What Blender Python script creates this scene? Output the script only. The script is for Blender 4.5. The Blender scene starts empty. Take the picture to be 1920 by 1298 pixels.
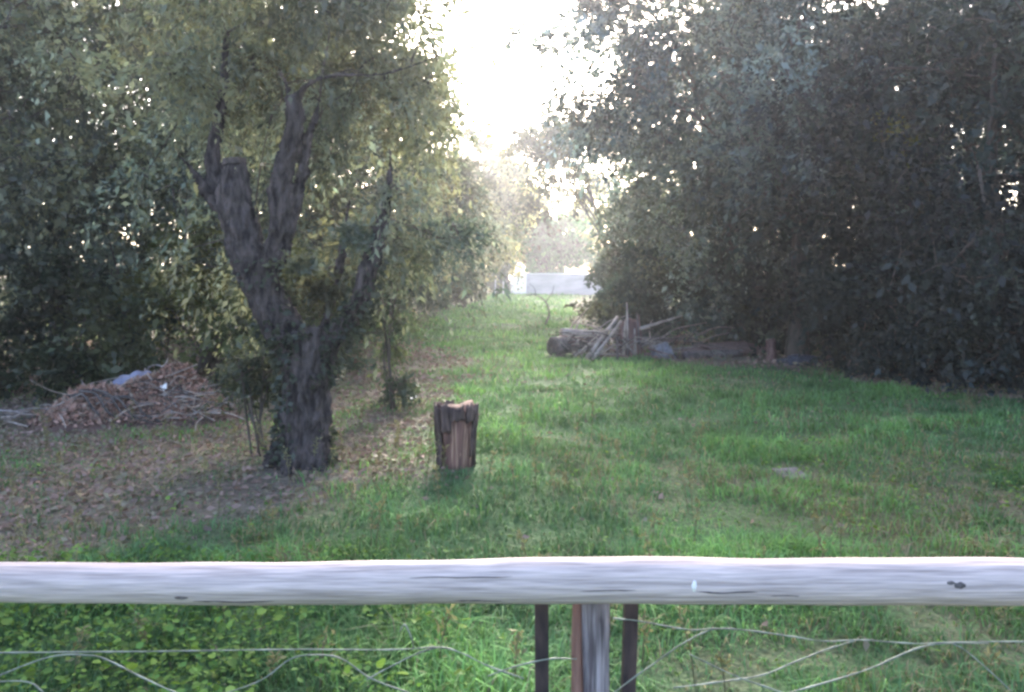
import bpy, bmesh, math, random
import numpy as np
from mathutils import Vector, Matrix, noise as mnoise

# ------------------------------------------------------------------ camera, sky, sun, exposure
scn = bpy.context.scene
COL = scn.collection
EYE = 1.6
cam_d = bpy.data.cameras.new("camera")
cam = bpy.data.objects.new("camera", cam_d)
COL.objects.link(cam)
cam.location = (0, 0, EYE)
cam.rotation_euler = (math.radians(90), 0, 0)
cam_d.sensor_width = 36.0
cam_d.lens = 36.0 * 1500 / 1920
cam_d.shift_y = -0.068
cam_d.clip_start = 0.05
cam_d.clip_end = 2000
scn.camera = cam

SUN_EL, SUN_AZ = math.radians(25), math.radians(2)      # azimuth measured from +Y towards +X
w = bpy.data.worlds.new("World"); scn.world = w
w.use_nodes = True
nt = w.node_tree
bg = nt.nodes["Background"]
sky = nt.nodes.new("ShaderNodeTexSky")
sky.sky_type = 'NISHITA'
sky.sun_disc = False
sky.sun_elevation = SUN_EL
sky.sun_rotation = SUN_AZ
sky.air_density = 0.7
sky.dust_density = 4.0
sky.ozone_density = 0.6
nt.links.new(sky.outputs[0], bg.inputs[0])
bg.inputs[1].default_value = 0.15

sd = bpy.data.lights.new("sun", 'SUN')
sd.energy = 1.5
sd.angle = math.radians(12)
sd.color = (1.0, 0.96, 0.90)
so = bpy.data.objects.new("sun", sd)
COL.objects.link(so)
to_sun = Vector((math.sin(SUN_AZ) * math.cos(SUN_EL), math.cos(SUN_AZ) * math.cos(SUN_EL), math.sin(SUN_EL)))
so.rotation_euler = to_sun.to_track_quat('Z', 'Y').to_euler()
so.location = to_sun * 60

scn.view_settings.view_transform = 'Standard'
scn.view_settings.look = 'None'
scn.view_settings.gamma = 1.0
scn.view_settings.exposure = 2.85
scn.render.engine = 'CYCLES'
cy = scn.cycles
cy.max_bounces = 6; cy.diffuse_bounces = 3; cy.glossy_bounces = 2
cy.transmission_bounces = 4; cy.volume_bounces = 1; cy.transparent_max_bounces = 4
cy.use_denoising = True
cy.filter_width = 2.8          # the phone picture is soft

rng = np.random.default_rng(11)
random.seed(5)

# ------------------------------------------------------------------ helpers
def thing(name, label, cat, loc=(0, 0, 0), rotz=0.0, group=None):
    o = bpy.data.objects.new(name, None); COL.objects.link(o)
    o.location = loc; o.rotation_euler = (0, 0, rotz); o.empty_display_size = 0.1
    o['label'] = label; o['category'] = cat
    if group: o['group'] = group
    return o

def tag(o, label, cat, group=None):
    o['label'] = label; o['category'] = cat
    if group: o['group'] = group
    return o

def link(name, me, mat=None, parent=None, world=True):
    """link a mesh; vertices given in world space are kept there when the parent is moved/rotated"""
    o = bpy.data.objects.new(name, me); COL.objects.link(o)
    if mat is not None and not me.materials: me.materials.append(mat)
    if name in ("branches", "crown", "foliage", "stems", "ivy", "sprouts", "leaf_heap", "turning_leaves"): o['kind'] = 'stuff'
    if parent is not None:
        o.parent = parent
        if world:
            m = Matrix.Identity(4)
            chain = []; p = parent
            while p is not None:
                chain.append(p); p = p.parent
            for p in reversed(chain):
                m = m @ p.matrix_parent_inverse @ Matrix.LocRotScale(p.location, p.rotation_euler, p.scale)
            o.matrix_parent_inverse = m.inverted()
    return o

def np_mesh(name, V, F4=None, F3=None, col=None, smooth=False):
    """mesh from numpy arrays: V (n,3), quads F4 (m,4), triangles F3 (k,3), point colours col (n,3)"""
    me = bpy.data.meshes.new(name)
    V = np.asarray(V, dtype=np.float32)
    n4 = 0 if F4 is None else len(F4); n3 = 0 if F3 is None else len(F3)
    loops = []
    if n4: loops.append(np.asarray(F4, dtype=np.int32).ravel())
    if n3: loops.append(np.asarray(F3, dtype=np.int32).ravel())
    loops = np.concatenate(loops)
    starts = np.concatenate([np.arange(n4) * 4, n4 * 4 + np.arange(n3) * 3]).astype(np.int32)
    totals = np.concatenate([np.full(n4, 4), np.full(n3, 3)]).astype(np.int32)
    me.vertices.add(len(V)); me.vertices.foreach_set("co", V.ravel())
    me.loops.add(len(loops)); me.loops.foreach_set("vertex_index", loops)
    me.polygons.add(n4 + n3)
    me.polygons.foreach_set("loop_start", starts)
    me.polygons.foreach_set("loop_total", totals)
    if smooth: me.polygons.foreach_set("use_smooth", np.ones(n4 + n3, dtype=bool))
    if col is not None:
        a = me.color_attributes.new("tint", 'FLOAT_COLOR', 'POINT')
        c = np.ones((len(V), 4), dtype=np.float32); c[:, :3] = col
        a.data.foreach_set("color", c.ravel())
    me.update(calc_edges=True); me.validate()
    return me

def unit(a):
    return a / np.maximum(np.linalg.norm(a, axis=-1, keepdims=True), 1e-9)

def leaf_arrays(P, D, L, W, col, r, fold=0.25):
    """one folded rhombus per leaf; P base, D direction, L length, W width"""
    n = len(P)
    D = unit(D)
    S = unit(np.cross(D, r.normal(size=(n, 3))))
    N = np.cross(S, D)
    L = np.broadcast_to(L, (n,))[:, None]; W = np.broadcast_to(W, (n,))[:, None]
    mid = P + D * L * 0.45
    V = np.empty((n, 4, 3))
    V[:, 0] = P
    V[:, 1] = mid + S * W * 0.5 + N * W * fold
    V[:, 2] = P + D * L - N * L * 0.08
    V[:, 3] = mid - S * W * 0.5 + N * W * fold
    F = np.arange(n * 4).reshape(n, 4)
    C = np.repeat(col, 4, axis=0)
    return V.reshape(-1, 3), F, C

def round_leaf_arrays(P, D, L, W, col, r):
    """broad leaf of two folded quads (six vertices)"""
    n = len(P); D = unit(D); S = unit(np.cross(D, np.array([0, 0, 1.0]) + r.normal(0, .35, (n, 3)))); N = np.cross(S, D)
    L = L[:, None]; W = W[:, None]
    V = np.empty((n, 6, 3)); V[:, 0] = P; V[:, 3] = P + D * L - N * L * .1
    for i, s_ in ((1, 1), (5, -1)): V[:, i] = P + D * L * .25 + S * s_ * W * .46 + N * W * .1
    for i, s_ in ((2, 1), (4, -1)): V[:, i] = P + D * L * .72 + S * s_ * W * .36 + N * W * .06
    i0 = np.arange(n)[:, None] * 6
    F = np.concatenate([i0 + np.array([[0, 1, 2, 3]]), i0 + np.array([[0, 3, 4, 5]])])
    return V.reshape(-1, 3), F, np.repeat(col, 6, axis=0)

class Tubes:
    """collects tapered tubes into one mesh"""
    def __init__(s): s.V = []; s.F = []; s.n = 0
    def add(s, pts, rad, k=6, cap=True, jitter=0.0):
        pts = np.asarray(pts, float); m = len(pts)
        rad = np.broadcast_to(np.asarray(rad, float), (m,))
        T = np.gradient(pts, axis=0); T = unit(T)
        up = np.array([0.0, 0.0, 1.0]) if abs(T[0][2]) < 0.9 else np.array([1.0, 0, 0])
        A = unit(np.cross(T, up)); B = np.cross(T, A)
        th = np.arange(k) / k * 2 * np.pi
        ring = (A[:, None, :] * np.cos(th)[None, :, None] + B[:, None, :] * np.sin(th)[None, :, None])
        rr = np.broadcast_to(rad[:, None], (m, k))
        if jitter: rr = rr * (1 + jitter * (rng.random((m, k)) - 0.5))
        V = pts[:, None, :] + ring * rr[:, :, None]
        b = s.n
        s.V.append(V.reshape(-1, 3)); s.n += m * k
        for i in range(m - 1):
            for j in range(k):
                j2 = (j + 1) % k
                s.F.append((b + i * k + j, b + i * k + j2, b + (i + 1) * k + j2, b + (i + 1) * k + j))
        if cap:
            for i, flip in ((0, True), (m - 1, False)):
                s.V.append(pts[i:i + 1]); c = s.n; s.n += 1
                for j in range(k):
                    a_, b_ = b + i * k + j, b + i * k + (j + 1) % k
                    s.F.append((c, b_, a_) if flip else (c, a_, b_))
    def mesh(s, name, smooth=True):
        F4 = np.array([f for f in s.F if len(f) == 4]).reshape(-1, 4)
        F3 = np.array([f for f in s.F if len(f) == 3]).reshape(-1, 3)
        return np_mesh(name, np.concatenate(s.V), F4, F3, smooth=smooth)

def smooth_path(pts, n=4):
    """Catmull-Rom through control rows (any number of columns)"""
    p = np.asarray(pts, float)
    q = np.vstack([2 * p[0] - p[1], p, 2 * p[-1] - p[-2]])
    out = []
    for i in range(1, len(q) - 2):
        for t in np.arange(n) / n:
            a, b, c, d = q[i - 1], q[i], q[i + 1], q[i + 2]
            out.append(0.5 * (2 * b + (c - a) * t + (2 * a - 5 * b + 4 * c - d) * t ** 2 + (3 * b - a - 3 * c + d) * t ** 3))
    out.append(q[-2])
    return np.array(out)

# smooth lattice noise in numpy (for the ground and what grows on it)
_lat = np.random.default_rng(3).random((256, 256))
def vnoise(x, y, s=1.0, o=0):
    x = np.asarray(x, float) * s + 37.3 + o * 11.7; y = np.asarray(y, float) * s + 91.1 + o * 5.3
    xi = np.floor(x).astype(int); yi = np.floor(y).astype(int)
    fx = x - xi; fy = y - yi
    fx = fx * fx * (3 - 2 * fx); fy = fy * fy * (3 - 2 * fy)
    g = lambda i, j: _lat[i & 255, j & 255]
    return (g(xi, yi) * (1 - fx) + g(xi + 1, yi) * fx) * (1 - fy) + (g(xi, yi + 1) * (1 - fx) + g(xi + 1, yi + 1) * fx) * fy
def fbm(x, y, s=1.0, o=0):
    return (vnoise(x, y, s, o) + 0.5 * vnoise(x, y, s * 2.1, o + 1) + 0.25 * vnoise(x, y, s * 4.3, o + 2)) / 1.75
def sstep(a, b, x):
    t = np.clip((x - a) / (b - a), 0, 1); return t * t * (3 - 2 * t)

# ------------------------------------------------------------------ materials
def new_mat(name):
    m = bpy.data.materials.new(name); m.use_nodes = True
    n = m.node_tree; n.nodes.clear()
    return m, n, n.nodes.new("ShaderNodeOutputMaterial")

def leaf_mat(name, trans=0.35, gloss=0.05, tcol=(0.94, 1.0, 0.74)):
    m, n, out = new_mat(name)
    at = n.nodes.new("ShaderNodeAttribute"); at.attribute_name = "tint"
    d = n.nodes.new("ShaderNodeBsdfDiffuse"); t = n.nodes.new("ShaderNodeBsdfTranslucent")
    g = n.nodes.new("ShaderNodeBsdfGlossy"); g.inputs["Roughness"].default_value = 0.45
    mul = n.nodes.new("ShaderNodeMix"); mul.data_type = 'RGBA'; mul.blend_type = 'MULTIPLY'; mul.inputs[0].default_value = 1.0
    n.links.new(at.outputs["Color"], mul.inputs[6]); mul.inputs[7].default_value = (*tcol, 1)
    n.links.new(at.outputs["Color"], d.inputs[0]); n.links.new(mul.outputs[2], t.inputs[0])
    mx = n.nodes.new("ShaderNodeMixShader"); mx.inputs[0].default_value = trans
    n.links.new(d.outputs[0], mx.inputs[1]); n.links.new(t.outputs[0], mx.inputs[2])
    m2 = n.nodes.new("ShaderNodeMixShader"); m2.inputs[0].default_value = gloss
    n.links.new(mx.outputs[0], m2.inputs[1]); n.links.new(g.outputs[0], m2.inputs[2])
    n.links.new(m2.outputs[0], out.inputs[0])
    return m

def ramp_mat(name, c1, c2, scale=(6, 6, 6), detail=6, rough=0.85, bump=0.4, bdist=0.01, c3=None, dist=0.3, lo=0.35, hi=0.68):
    """object-space noise between two or three colours, with matching bump"""
    m, n, out = new_mat(name)
    p = n.nodes.new("ShaderNodeBsdfPrincipled"); p.inputs["Roughness"].default_value = rough
    p.inputs["Specular IOR Level"].default_value = 0.25
    tc = n.nodes.new("ShaderNodeTexCoord"); mp = n.nodes.new("ShaderNodeMapping")
    mp.inputs["Scale"].default_value = scale
    nz = n.nodes.new("ShaderNodeTexNoise"); nz.inputs["Detail"].default_value = detail
    nz.inputs["Scale"].default_value = 1.0; nz.inputs["Distortion"].default_value = dist
    n.links.new(tc.outputs["Object"], mp.inputs[0]); n.links.new(mp.outputs[0], nz.inputs[0])
    cr = n.nodes.new("ShaderNodeValToRGB")
    cr.color_ramp.elements[0].position = lo; cr.color_ramp.elements[0].color = (*c1, 1)
    cr.color_ramp.elements[1].position = hi; cr.color_ramp.elements[1].color = (*c2, 1)
    if c3 is not None:
        e = cr.color_ramp.elements.new((lo + hi) / 2); e.color = (*c3, 1)
    n.links.new(nz.outputs[0], cr.inputs[0]); n.links.new(cr.outputs[0], p.inputs["Base Color"])
    if bump:
        b = n.nodes.new("ShaderNodeBump"); b.inputs["Strength"].default_value = bump; b.inputs["Distance"].default_value = bdist
        n.links.new(nz.outputs[0], b.inputs["Height"]); n.links.new(b.outputs[0], p.inputs["Normal"])
    n.links.new(p.outputs[0], out.inputs[0])
    return m

M_leaf = leaf_mat("leaf", 0.40, 0.03)
M_thin = leaf_mat("thin_leaf", 0.50, 0.03)
M_grass = leaf_mat("grass_blade", 0.35, 0.012, (1.0, 1.0, 0.7))
M_litter = leaf_mat("dead_leaf", 0.12, 0.02, (1, .9, .7))
M_bark = ramp_mat("bark", (0.016, 0.013, 0.013), (0.105, 0.084, 0.080), (20, 20, 7), bump=0.9, bdist=0.03)
M_bark_far = ramp_mat("bark_plain", (0.045, 0.038, 0.033), (0.12, 0.10, 0.085), (8, 8, 3), bump=0.5)
M_rail = ramp_mat("weathered_rail", (0.34, 0.28, 0.262), (0.57, 0.475, 0.445), (4.0, 90, 90), bump=0.8, bdist=0.006, c3=(0.46, 0.382, 0.358), lo=.28, hi=.62, rough=.95)
M_rail.node_tree.nodes["Principled BSDF"].inputs["Specular IOR Level"].default_value = 0.08
def add_grain(m, scale, lo=.6, hi=1.25):
    """fine lengthwise grain multiplied over a wood colour"""
    n = m.node_tree; p = n.nodes["Principled BSDF"]; src = p.inputs["Base Color"].links[0].from_socket
    tc = n.nodes.new("ShaderNodeTexCoord"); mp = n.nodes.new("ShaderNodeMapping"); mp.inputs["Scale"].default_value = scale
    nz = n.nodes.new("ShaderNodeTexNoise"); nz.inputs["Scale"].default_value = 1.0; nz.inputs["Detail"].default_value = 4
    n.links.new(tc.outputs["Object"], mp.inputs[0]); n.links.new(mp.outputs[0], nz.inputs[0])
    mr = n.nodes.new("ShaderNodeMapRange"); mr.inputs[1].default_value = .34; mr.inputs[2].default_value = .62; mr.inputs[3].default_value = lo; mr.inputs[4].default_value = hi
    n.links.new(nz.outputs[0], mr.inputs[0])
    mx = n.nodes.new("ShaderNodeMix"); mx.data_type = 'RGBA'; mx.blend_type = 'MULTIPLY'; mx.inputs[0].default_value = 1.0
    n.links.new(src, mx.inputs[6]); n.links.new(mr.outputs[0], mx.inputs[7]); n.links.new(mx.outputs[2], p.inputs["Base Color"])
add_grain(M_rail, (9, 260, 260), .82, 1.12)
add_grain(M_rail, (1.3, 12, 12), .88, 1.08)
M_post = ramp_mat("weathered_post", (0.09, 0.07, 0.075), (0.34, 0.30, 0.31), (60, 60, 5), bump=0.6, bdist=0.006)
add_grain(M_post, (180, 180, 9), .5, 1.3)
M_postred = ramp_mat("split_wood", (0.12, 0.058, 0.045), (0.28, 0.155, 0.12), (40, 40, 4), bump=0.6, bdist=0.006)
M_crack = ramp_mat("dark_crack", (0.05, 0.042, 0.042), (0.15, 0.13, 0.125), (60, 60, 60), bump=0.2)
M_rust = ramp_mat("rusted_iron", (0.028, 0.021, 0.022), (0.085, 0.055, 0.05), (30, 30, 12), bump=0.4, bdist=0.003, rough=.8)
M_wire = ramp_mat("galvanised_wire", (0.11, 0.12, 0.10), (0.27, 0.30, 0.25), (30, 30, 30), bump=0.1, rough=0.5)
M_chip = ramp_mat("pale_chip", (0.75, 0.74, 0.72), (0.85, 0.84, 0.82), (30, 30, 30), bump=0)

# ------------------------------------------------------------------ ground
def gh(x, y):
    """height of the ground in metres"""
    x = np.asarray(x, float); y = np.asarray(y, float)
    h = (fbm(x, y, 0.45, 4) - 0.5) * 0.16 * sstep(2.0, 6.0, y)
    h = h + (fbm(x, y, 2.2, 9) - 0.5) * 0.045
    h = h + 0.10 * np.exp(-((x + 1.0) / 3.0) ** 2 - ((y - 34) / 7.0) ** 2)
    h = h * sstep(140, 60, np.abs(y)) * sstep(90, 40, np.abs(x))
    return h
def gz(x, y): return float(gh(x, y))

_by = [0, 3.3, 4.0, 4.6, 5.2, 6.3, 8.0, 11.0, 15.0, 16.5, 18.0, 25, 40, 60, 90, 400]
_bx = [-4, -3.4, -3.0, -2.4, -1.9, -0.9, -1.2, -1.2, -1.0, -1.8, -2.4, -3.1, -3.0, -2.0, -2.0, -2.0]
_ry = [0, 4, 6, 8.5, 10.5, 12.5, 15, 16.2, 18, 26, 40, 70, 400]
_rx = [12, 12, 10, 8.4, 7.0, 5.6, 3.5, 2.0, 1.3, 2.2, 3.0, 6.0, 6.0]
def greenness(x, y):
    """1 = lush lawn, 0 = bare litter"""
    n1 = fbm(x, y, 0.8, 1) - 0.5; n2 = fbm(x, y, 2.6, 6) - 0.5
    d = x - np.interp(y, _by, _bx) + n1 * 1.6 + n2 * 0.7
    g = sstep(-0.45, 0.75, d)
    r = np.interp(y, _ry, _rx) - x + n1 * 1.8
    g = g * sstep(-0.2, 0.6, r)
    return g
def dryness(x, y):
    """straw and thin patches inside the lawn"""
    right = sstep(.9, 2.8, x) * sstep(8.6, 5.8, y)
    return np.clip(sstep(0.50, 0.68, fbm(x, y, 0.9, 13)) * 0.4 + right * sstep(.34, .6, fbm(x, y, 1.3, 15)) * 0.85
                   + 0.5 * sstep(3.8, 3.2, y) * sstep(0.0, 1.2, x) * sstep(.4, .6, fbm(x, y, 2.0, 19)), 0, 1)

def axis(near0, near1, step, far):
    a = list(np.arange(near0, near1 + 1e-6, step))
    s = step
    while a[-1] < far: s *= 1.22; a.append(a[-1] + s)
    s = step
    while a[0] > -far: s *= 1.22; a.insert(0, a[0] - s)
    return np.array(a)
gx = axis(-9, 9, 0.09, 300); gy = axis(1.5, 20, 0.09, 300)
X, Y = np.meshgrid(gx, gy)
Z = gh(X, Y)
g = greenness(X, Y); dr = dryness(X, Y)
n1 = fbm(X, Y, 5.0, 21)[..., None]; n2 = fbm(X, Y, 1.2, 25)[..., None]
c_lit = np.array([0.105, 0.092, 0.068]) * (1 - n1) * 1.5 + np.array([0.17, 0.135, 0.115]) * n1 * .75
c_grn = np.array([0.064, 0.112, 0.048]) * (0.7 + 0.6 * n1)
c_dry = np.array([0.120, 0.105, 0.072]) * (0.7 + 0.6 * n1)
cg = c_grn * (1 - dr[..., None]) + c_dry * dr[..., None]
cc = c_lit * (1 - g[..., None]) + cg * g[..., None]
cc = cc * (0.75 + 0.5 * n2)
nx, ny = len(gx), len(gy)
idx = np.arange(nx * ny).reshape(ny, nx)
F = np.stack([idx[:-1, :-1], idx[:-1, 1:], idx[1:, 1:], idx[1:, :-1]], -1).reshape(-1, 4)
me = np_mesh("ground", np.stack([X, Y, Z], -1).reshape(-1, 3), F, col=cc.reshape(-1, 3), smooth=True)
m, n, out = new_mat("soil")
p = n.nodes.new("ShaderNodeBsdfPrincipled"); p.inputs["Roughness"].default_value = 0.95
p.inputs["Specular IOR Level"].default_value = 0.1
at = n.nodes.new("ShaderNodeAttribute"); at.attribute_name = "tint"
tc = n.nodes.new("ShaderNodeTexCoord"); nz = n.nodes.new("ShaderNodeTexNoise")
nz.inputs["Scale"].default_value = 28; nz.inputs["Detail"].default_value = 5
n.links.new(tc.outputs["Object"], nz.inputs[0])
mr = n.nodes.new("ShaderNodeMapRange"); mr.inputs[1].default_value = .3; mr.inputs[2].default_value = .7
mr.inputs[3].default_value = 0.55; mr.inputs[4].default_value = 1.45
n.links.new(nz.outputs[0], mr.inputs[0])
mul = n.nodes.new("ShaderNodeMix"); mul.data_type = 'RGBA'; mul.blend_type = 'MULTIPLY'; mul.inputs[0].default_value = 1.0
n.links.new(at.outputs["Color"], mul.inputs[6]); n.links.new(mr.outputs[0], mul.inputs[7])
n.links.new(mul.outputs[2], p.inputs["Base Color"])
b = n.nodes.new("ShaderNodeBump"); b.inputs["Strength"].default_value = .7; b.inputs["Distance"].default_value = 0.03
n.links.new(nz.outputs[0], b.inputs["Height"]); n.links.new(b.outputs[0], p.inputs["Normal"])
n.links.new(p.outputs[0], out.inputs[0])
ground = link("ground", me, m); ground['kind'] = 'structure'

# places where no grass stands: (x, y, radius)
BARE = [(-1.72, 6.55, 0.30), (-0.46, 6.6, 0.2)]

def scatter(y0, y1, dens, half=0.655, extra=1.0):
    """random points on the ground inside the wedge that can be seen, y0..y1 metres away"""
    A = ((half * y0 + extra) + (half * y1 + extra)) * (y1 - y0)
    k = int(A * dens)
    y = np.sqrt(rng.uniform(y0 ** 2, y1 ** 2, k))
    x = rng.uniform(-1, 1, k) * (half * y + extra)
    return x, y

# ------------------------------------------------------------------ the far wall
M_plaster = ramp_mat("white_plaster", (0.34, 0.335, 0.36), (0.50, 0.49, 0.52), (0.7, 0.7, 2.0), bump=0.1)
M_white = ramp_mat("white_paint", (0.80, 0.80, 0.79), (0.84, 0.84, 0.83), (2, 2, 2), bump=0)
M_dark = ramp_mat("dark_board", (0.07, 0.055, 0.06), (0.17, 0.14, 0.14), (3, 3, 1), bump=0.3)

def box_mesh(name, sx, sy, sz, bev=0.01, seg=1):
    bm = bmesh.new(); bmesh.ops.create_cube(bm, size=1.0)
    bmesh.ops.scale(bm, vec=(sx, sy, sz), verts=bm.verts)
    bmesh.ops.translate(bm, vec=(0, 0, sz / 2), verts=bm.verts)
    if bev: bmesh.ops.bevel(bm, geom=bm.edges[:], offset=bev, segments=seg, affect='EDGES', profile=0.5)
    me = bpy.data.meshes.new(name); bm.to_mesh(me); bm.free()
    return me

def put(o, x, y, z, rz=0.0): o.location = (x, y, z); o.rotation_euler = (0, 0, rz); return o

wall = thing("garden_wall", "low white plastered wall closing off the far end of the grass lane", "wall", (6.7, 70, 0))
put(link("wall_face", box_mesh("wall_face", 11.0, 0.22, 1.86, 0.02), M_plaster, wall, False), 0, 0, -0.08)
put(link("coping", box_mesh("coping", 11.1, 0.34, 0.09, 0.02), M_white, wall, False), 0, 0, 1.783)
for k in (-5.36, 5.36):
    put(link("pier", box_mesh("pier", 0.36, 0.40, 1.95, 0.02), M_plaster, wall, False), k, 0, -0.06)
gate = thing("white_gate", "narrow bright white gate at the left end of the far plastered wall", "gate", (0.66, 69.7, 0))
for k in range(5):
    put(link("board", box_mesh("board", 0.17, 0.03, 1.72, 0.01), M_white, gate, False), -0.36 + k * 0.18, 0, 0.06)
for zz in (0.3, 1.4):
    put(link("rail", box_mesh("rail", 0.92, 0.04, 0.10, 0.01), M_white, gate, False), 0, 0.036, zz)
for k in (-0.52, 0.52):
    put(link("post", box_mesh("post", 0.12, 0.12, 1.92, 0.01), M_white, gate, False), k, 0.02, -0.04)
pal = thing("paling_fence", "short run of dark uneven palings left of the white gate", "fence", (-0.75, 69.6, 0))
for k in range(7):
    o = put(link("paling", box_mesh("paling", 0.13, 0.03, 1.15 + 0.5 * random.random(), 0.01), M_dark if k % 3 else M_plaster, pal, False), -0.72 + k * 0.24, 0, -0.02)
    o.rotation_euler = (0, random.uniform(-.06, .06), 0)
put(link("rail", box_mesh("rail", 1.7, 0.04, 0.10, 0.01), M_dark, pal, False), 0, 0.04, 0.8)

# ------------------------------------------------------------------ trees and shrubs
LAST_BOUGH = None
def crown_clumps(r, ells, ncl, shell=0.45):
    """clump centres spread through ellipsoids, more of them towards the outside"""
    w_ = np.array([e[3] * e[4] * e[5] * (e[6] if len(e) > 6 else 1) for e in ells]); w_ = w_ / w_.sum()
    which = r.choice(len(ells), ncl, p=w_)
    E = np.array([e[:6] for e in ells])[which]
    # boughs first, then clumps hung along each bough, so that masses and gaps form
    nb = max(3, ncl // 13)
    wb = r.choice(len(ells), nb, p=w_)
    Eb = np.array([e[:6] for e in ells])[wb]
    ub = unit(r.normal(size=(nb, 3))) * (r.random(nb) ** shell)[:, None]
    Bc = Eb[:, :3] + ub * Eb[:, 3:6]
    k = r.integers(0, nb, ncl)
    sz = 0.22 * np.cbrt(Eb[k, 3] * Eb[k, 4] * Eb[k, 5])[:, None]
    C = Bc[k] + np.clip(r.normal(size=(ncl, 3)), -1.8, 1.8) * sz * np.array([1.0, 1.0, 0.55])
    global LAST_BOUGH
    LAST_BOUGH = k
    return C, Eb[k]

def foliage(r, C, E, per, cr, L, aspect, base, var, droop, warm=0.25, out=0.5):
    """leaves round clump centres -> arrays"""
    ncl = len(C)
    kb = LAST_BOUGH if LAST_BOUGH is not None and len(LAST_BOUGH) == ncl else np.zeros(ncl, int)
    bt_ = r.normal(0, var, kb.max() + 1); bw_ = r.normal(0, warm, kb.max() + 1)  # light and dark boughs put into leaf colour, where sunlight gives no modelling
    ctint = np.clip(1 + bt_[kb] + r.normal(0, var * .5, ncl), 0.4, 2.0)
    cwarm = bw_[kb] + r.normal(0, warm * .4, ncl)
    cnt = np.maximum(4, (per * r.uniform(0.5, 1.5, ncl)).astype(int))
    k = np.repeat(np.arange(ncl), cnt); n_ = len(k)
    crs = cr * r.uniform(0.6, 1.4, ncl)
    ns = 6                                      # leafy sprays that arch out of each clump and hang
    sd_ = unit(unit(C - E[:, :3])[:, None, :] * out + r.normal(size=(ncl, ns, 3)) * 0.75 + np.array([0, 0, .15]))
    sl_ = crs[:, None] * r.uniform(1.0, 2.6, (ncl, ns))
    j = r.integers(0, ns, n_); t_ = r.random(n_) ** .8
    dv = sd_[k, j]; ln = sl_[k, j]
    P = C[k] + dv * (ln * t_)[:, None] + r.normal(size=(n_, 3)) * (crs[k] * .16)[:, None]
    P[:, 2] -= (.25 + droop) * ln * t_ ** 2
    P[:, 2] = np.maximum(P[:, 2], 0.03 + 0.1 * r.random(n_))
    D = dv * .7 + r.normal(size=(n_, 3)) * 0.55 + np.array([0, 0, -droop - .2 * 1.0]) * t_[:, None]
    Ls = L * np.clip(r.lognormal(-.08, .38, n_), .35, 2.0)
    t = ctint[k] * np.clip(r.normal(1, 0.18, n_), 0.5, 1.7)
    wv = (cwarm[k] + r.normal(0, 0.1, n_))[:, None]
    col = np.array(base)[None, :] * t[:, None] * (1 + wv * np.array([0.55, 0.12, -0.45]))
    return leaf_arrays(P, D, Ls, Ls * aspect, np.clip(col, 0.004, 0.6), r)

def grow_twigs(bt, r, N, C, r0=.016, r1=.006):
    """join every clump to the nearest limb, or to a clump already joined, nearest first"""
    d0 = np.array([np.min(np.linalg.norm(N - c, axis=1)) for c in C])
    for i in np.argsort(d0):
        c = C[i]; a = N[np.argmin(np.linalg.norm(N - c, axis=1))]
        mid_ = (a + c) / 2 + r.normal(0, 0.05, 3) + np.array([0, 0, 0.04])
        bt.add([a, mid_, c], [r0, (r0 + r1) / 2, r1], 3, cap=False)
        N = np.vstack([N, c[None]])

def tree(name, label, x, y, H, tr, ells, ncl, per, L, base, seed, cr=0.33, aspect=0.55, droop=0.3, var=0.52,
         cat="tree", group=None, mat=None, limbs=7, lean=(0, 0), accents=(), shell=0.45, bark=None, fork=0.35, warm=.17):
    r = np.random.default_rng(seed)
    z0 = gz(x, y)
    t = thing(name, label, cat, (x, y, z0), 0, group)
    C, E = crown_clumps(r, ells, ncl, shell)
    C[:, 2] = np.maximum(C[:, 2], 0.25)
    tb = Tubes()
    top = np.array([x + lean[0], y + lean[1], H])
    n_ = 7
    s = np.linspace(0, 1, n_)[:, None]
    trunk = np.array([x, y, z0 - 0.12]) * (1 - s) + top * s
    trunk[1:, :2] += np.cumsum(r.normal(0, 0.06 * H / 8, (n_ - 1, 2)), axis=0)
    rad = tr * (1.25 - 1.1 * s[:, 0]); rad[0] *= 1.25
    sp = smooth_path(np.c_[trunk, rad], 3)
    tb.add(sp[:, :3], np.maximum(sp[:, 3], 0.012), 9, jitter=0.12)
    nodes = [sp[int(len(sp) * fork):, :3]]; 
    bt = Tubes()
    for k in r.choice(ncl, min(limbs, ncl), replace=False):
        a = sp[r.integers(int(len(sp) * fork), len(sp) - 2)]
        e = C[k]; midp = a[:3] * 0.5 + e * 0.5 + np.array([0, 0, 0.12 * np.linalg.norm(e - a[:3])]) + r.normal(0, 0.12, 3)
        q = smooth_path([a[:3], midp, e], 4)
        rr = np.linspace(max(a[3] * 0.6, .015), 0.012, len(q))
        bt.add(q, rr, 6); nodes.append(q)
    grow_twigs(bt, r, np.concatenate(nodes), C)
    link("trunk", tb.mesh("trunk"), bark or M_bark_far, t)
    link("branches", bt.mesh("branches"), bark or M_bark_far, t)
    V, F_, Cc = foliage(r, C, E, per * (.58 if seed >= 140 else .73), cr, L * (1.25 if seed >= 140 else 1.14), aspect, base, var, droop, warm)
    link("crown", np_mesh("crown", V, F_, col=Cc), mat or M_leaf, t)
    for (cx, cy_, cz, rad_, cnt, colr) in accents:
        Ca = np.array([[cx, cy_, cz]]) + r.normal(0, rad_, (6, 3)); Ea = np.repeat(np.array([[cx, cy_, cz, 1, 1, 1.]]), 6, 0)
        V, F_, Cc = foliage(r, Ca, Ea, cnt // 6, rad_ * .7, L, aspect, colr, .2, droop, .2)
        o = link("turning_leaves", np_mesh("turning_leaves", V, F_, col=Cc), mat or M_leaf, t)
        o['label'] = "yellow and orange turning leaves"
    return t

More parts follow.
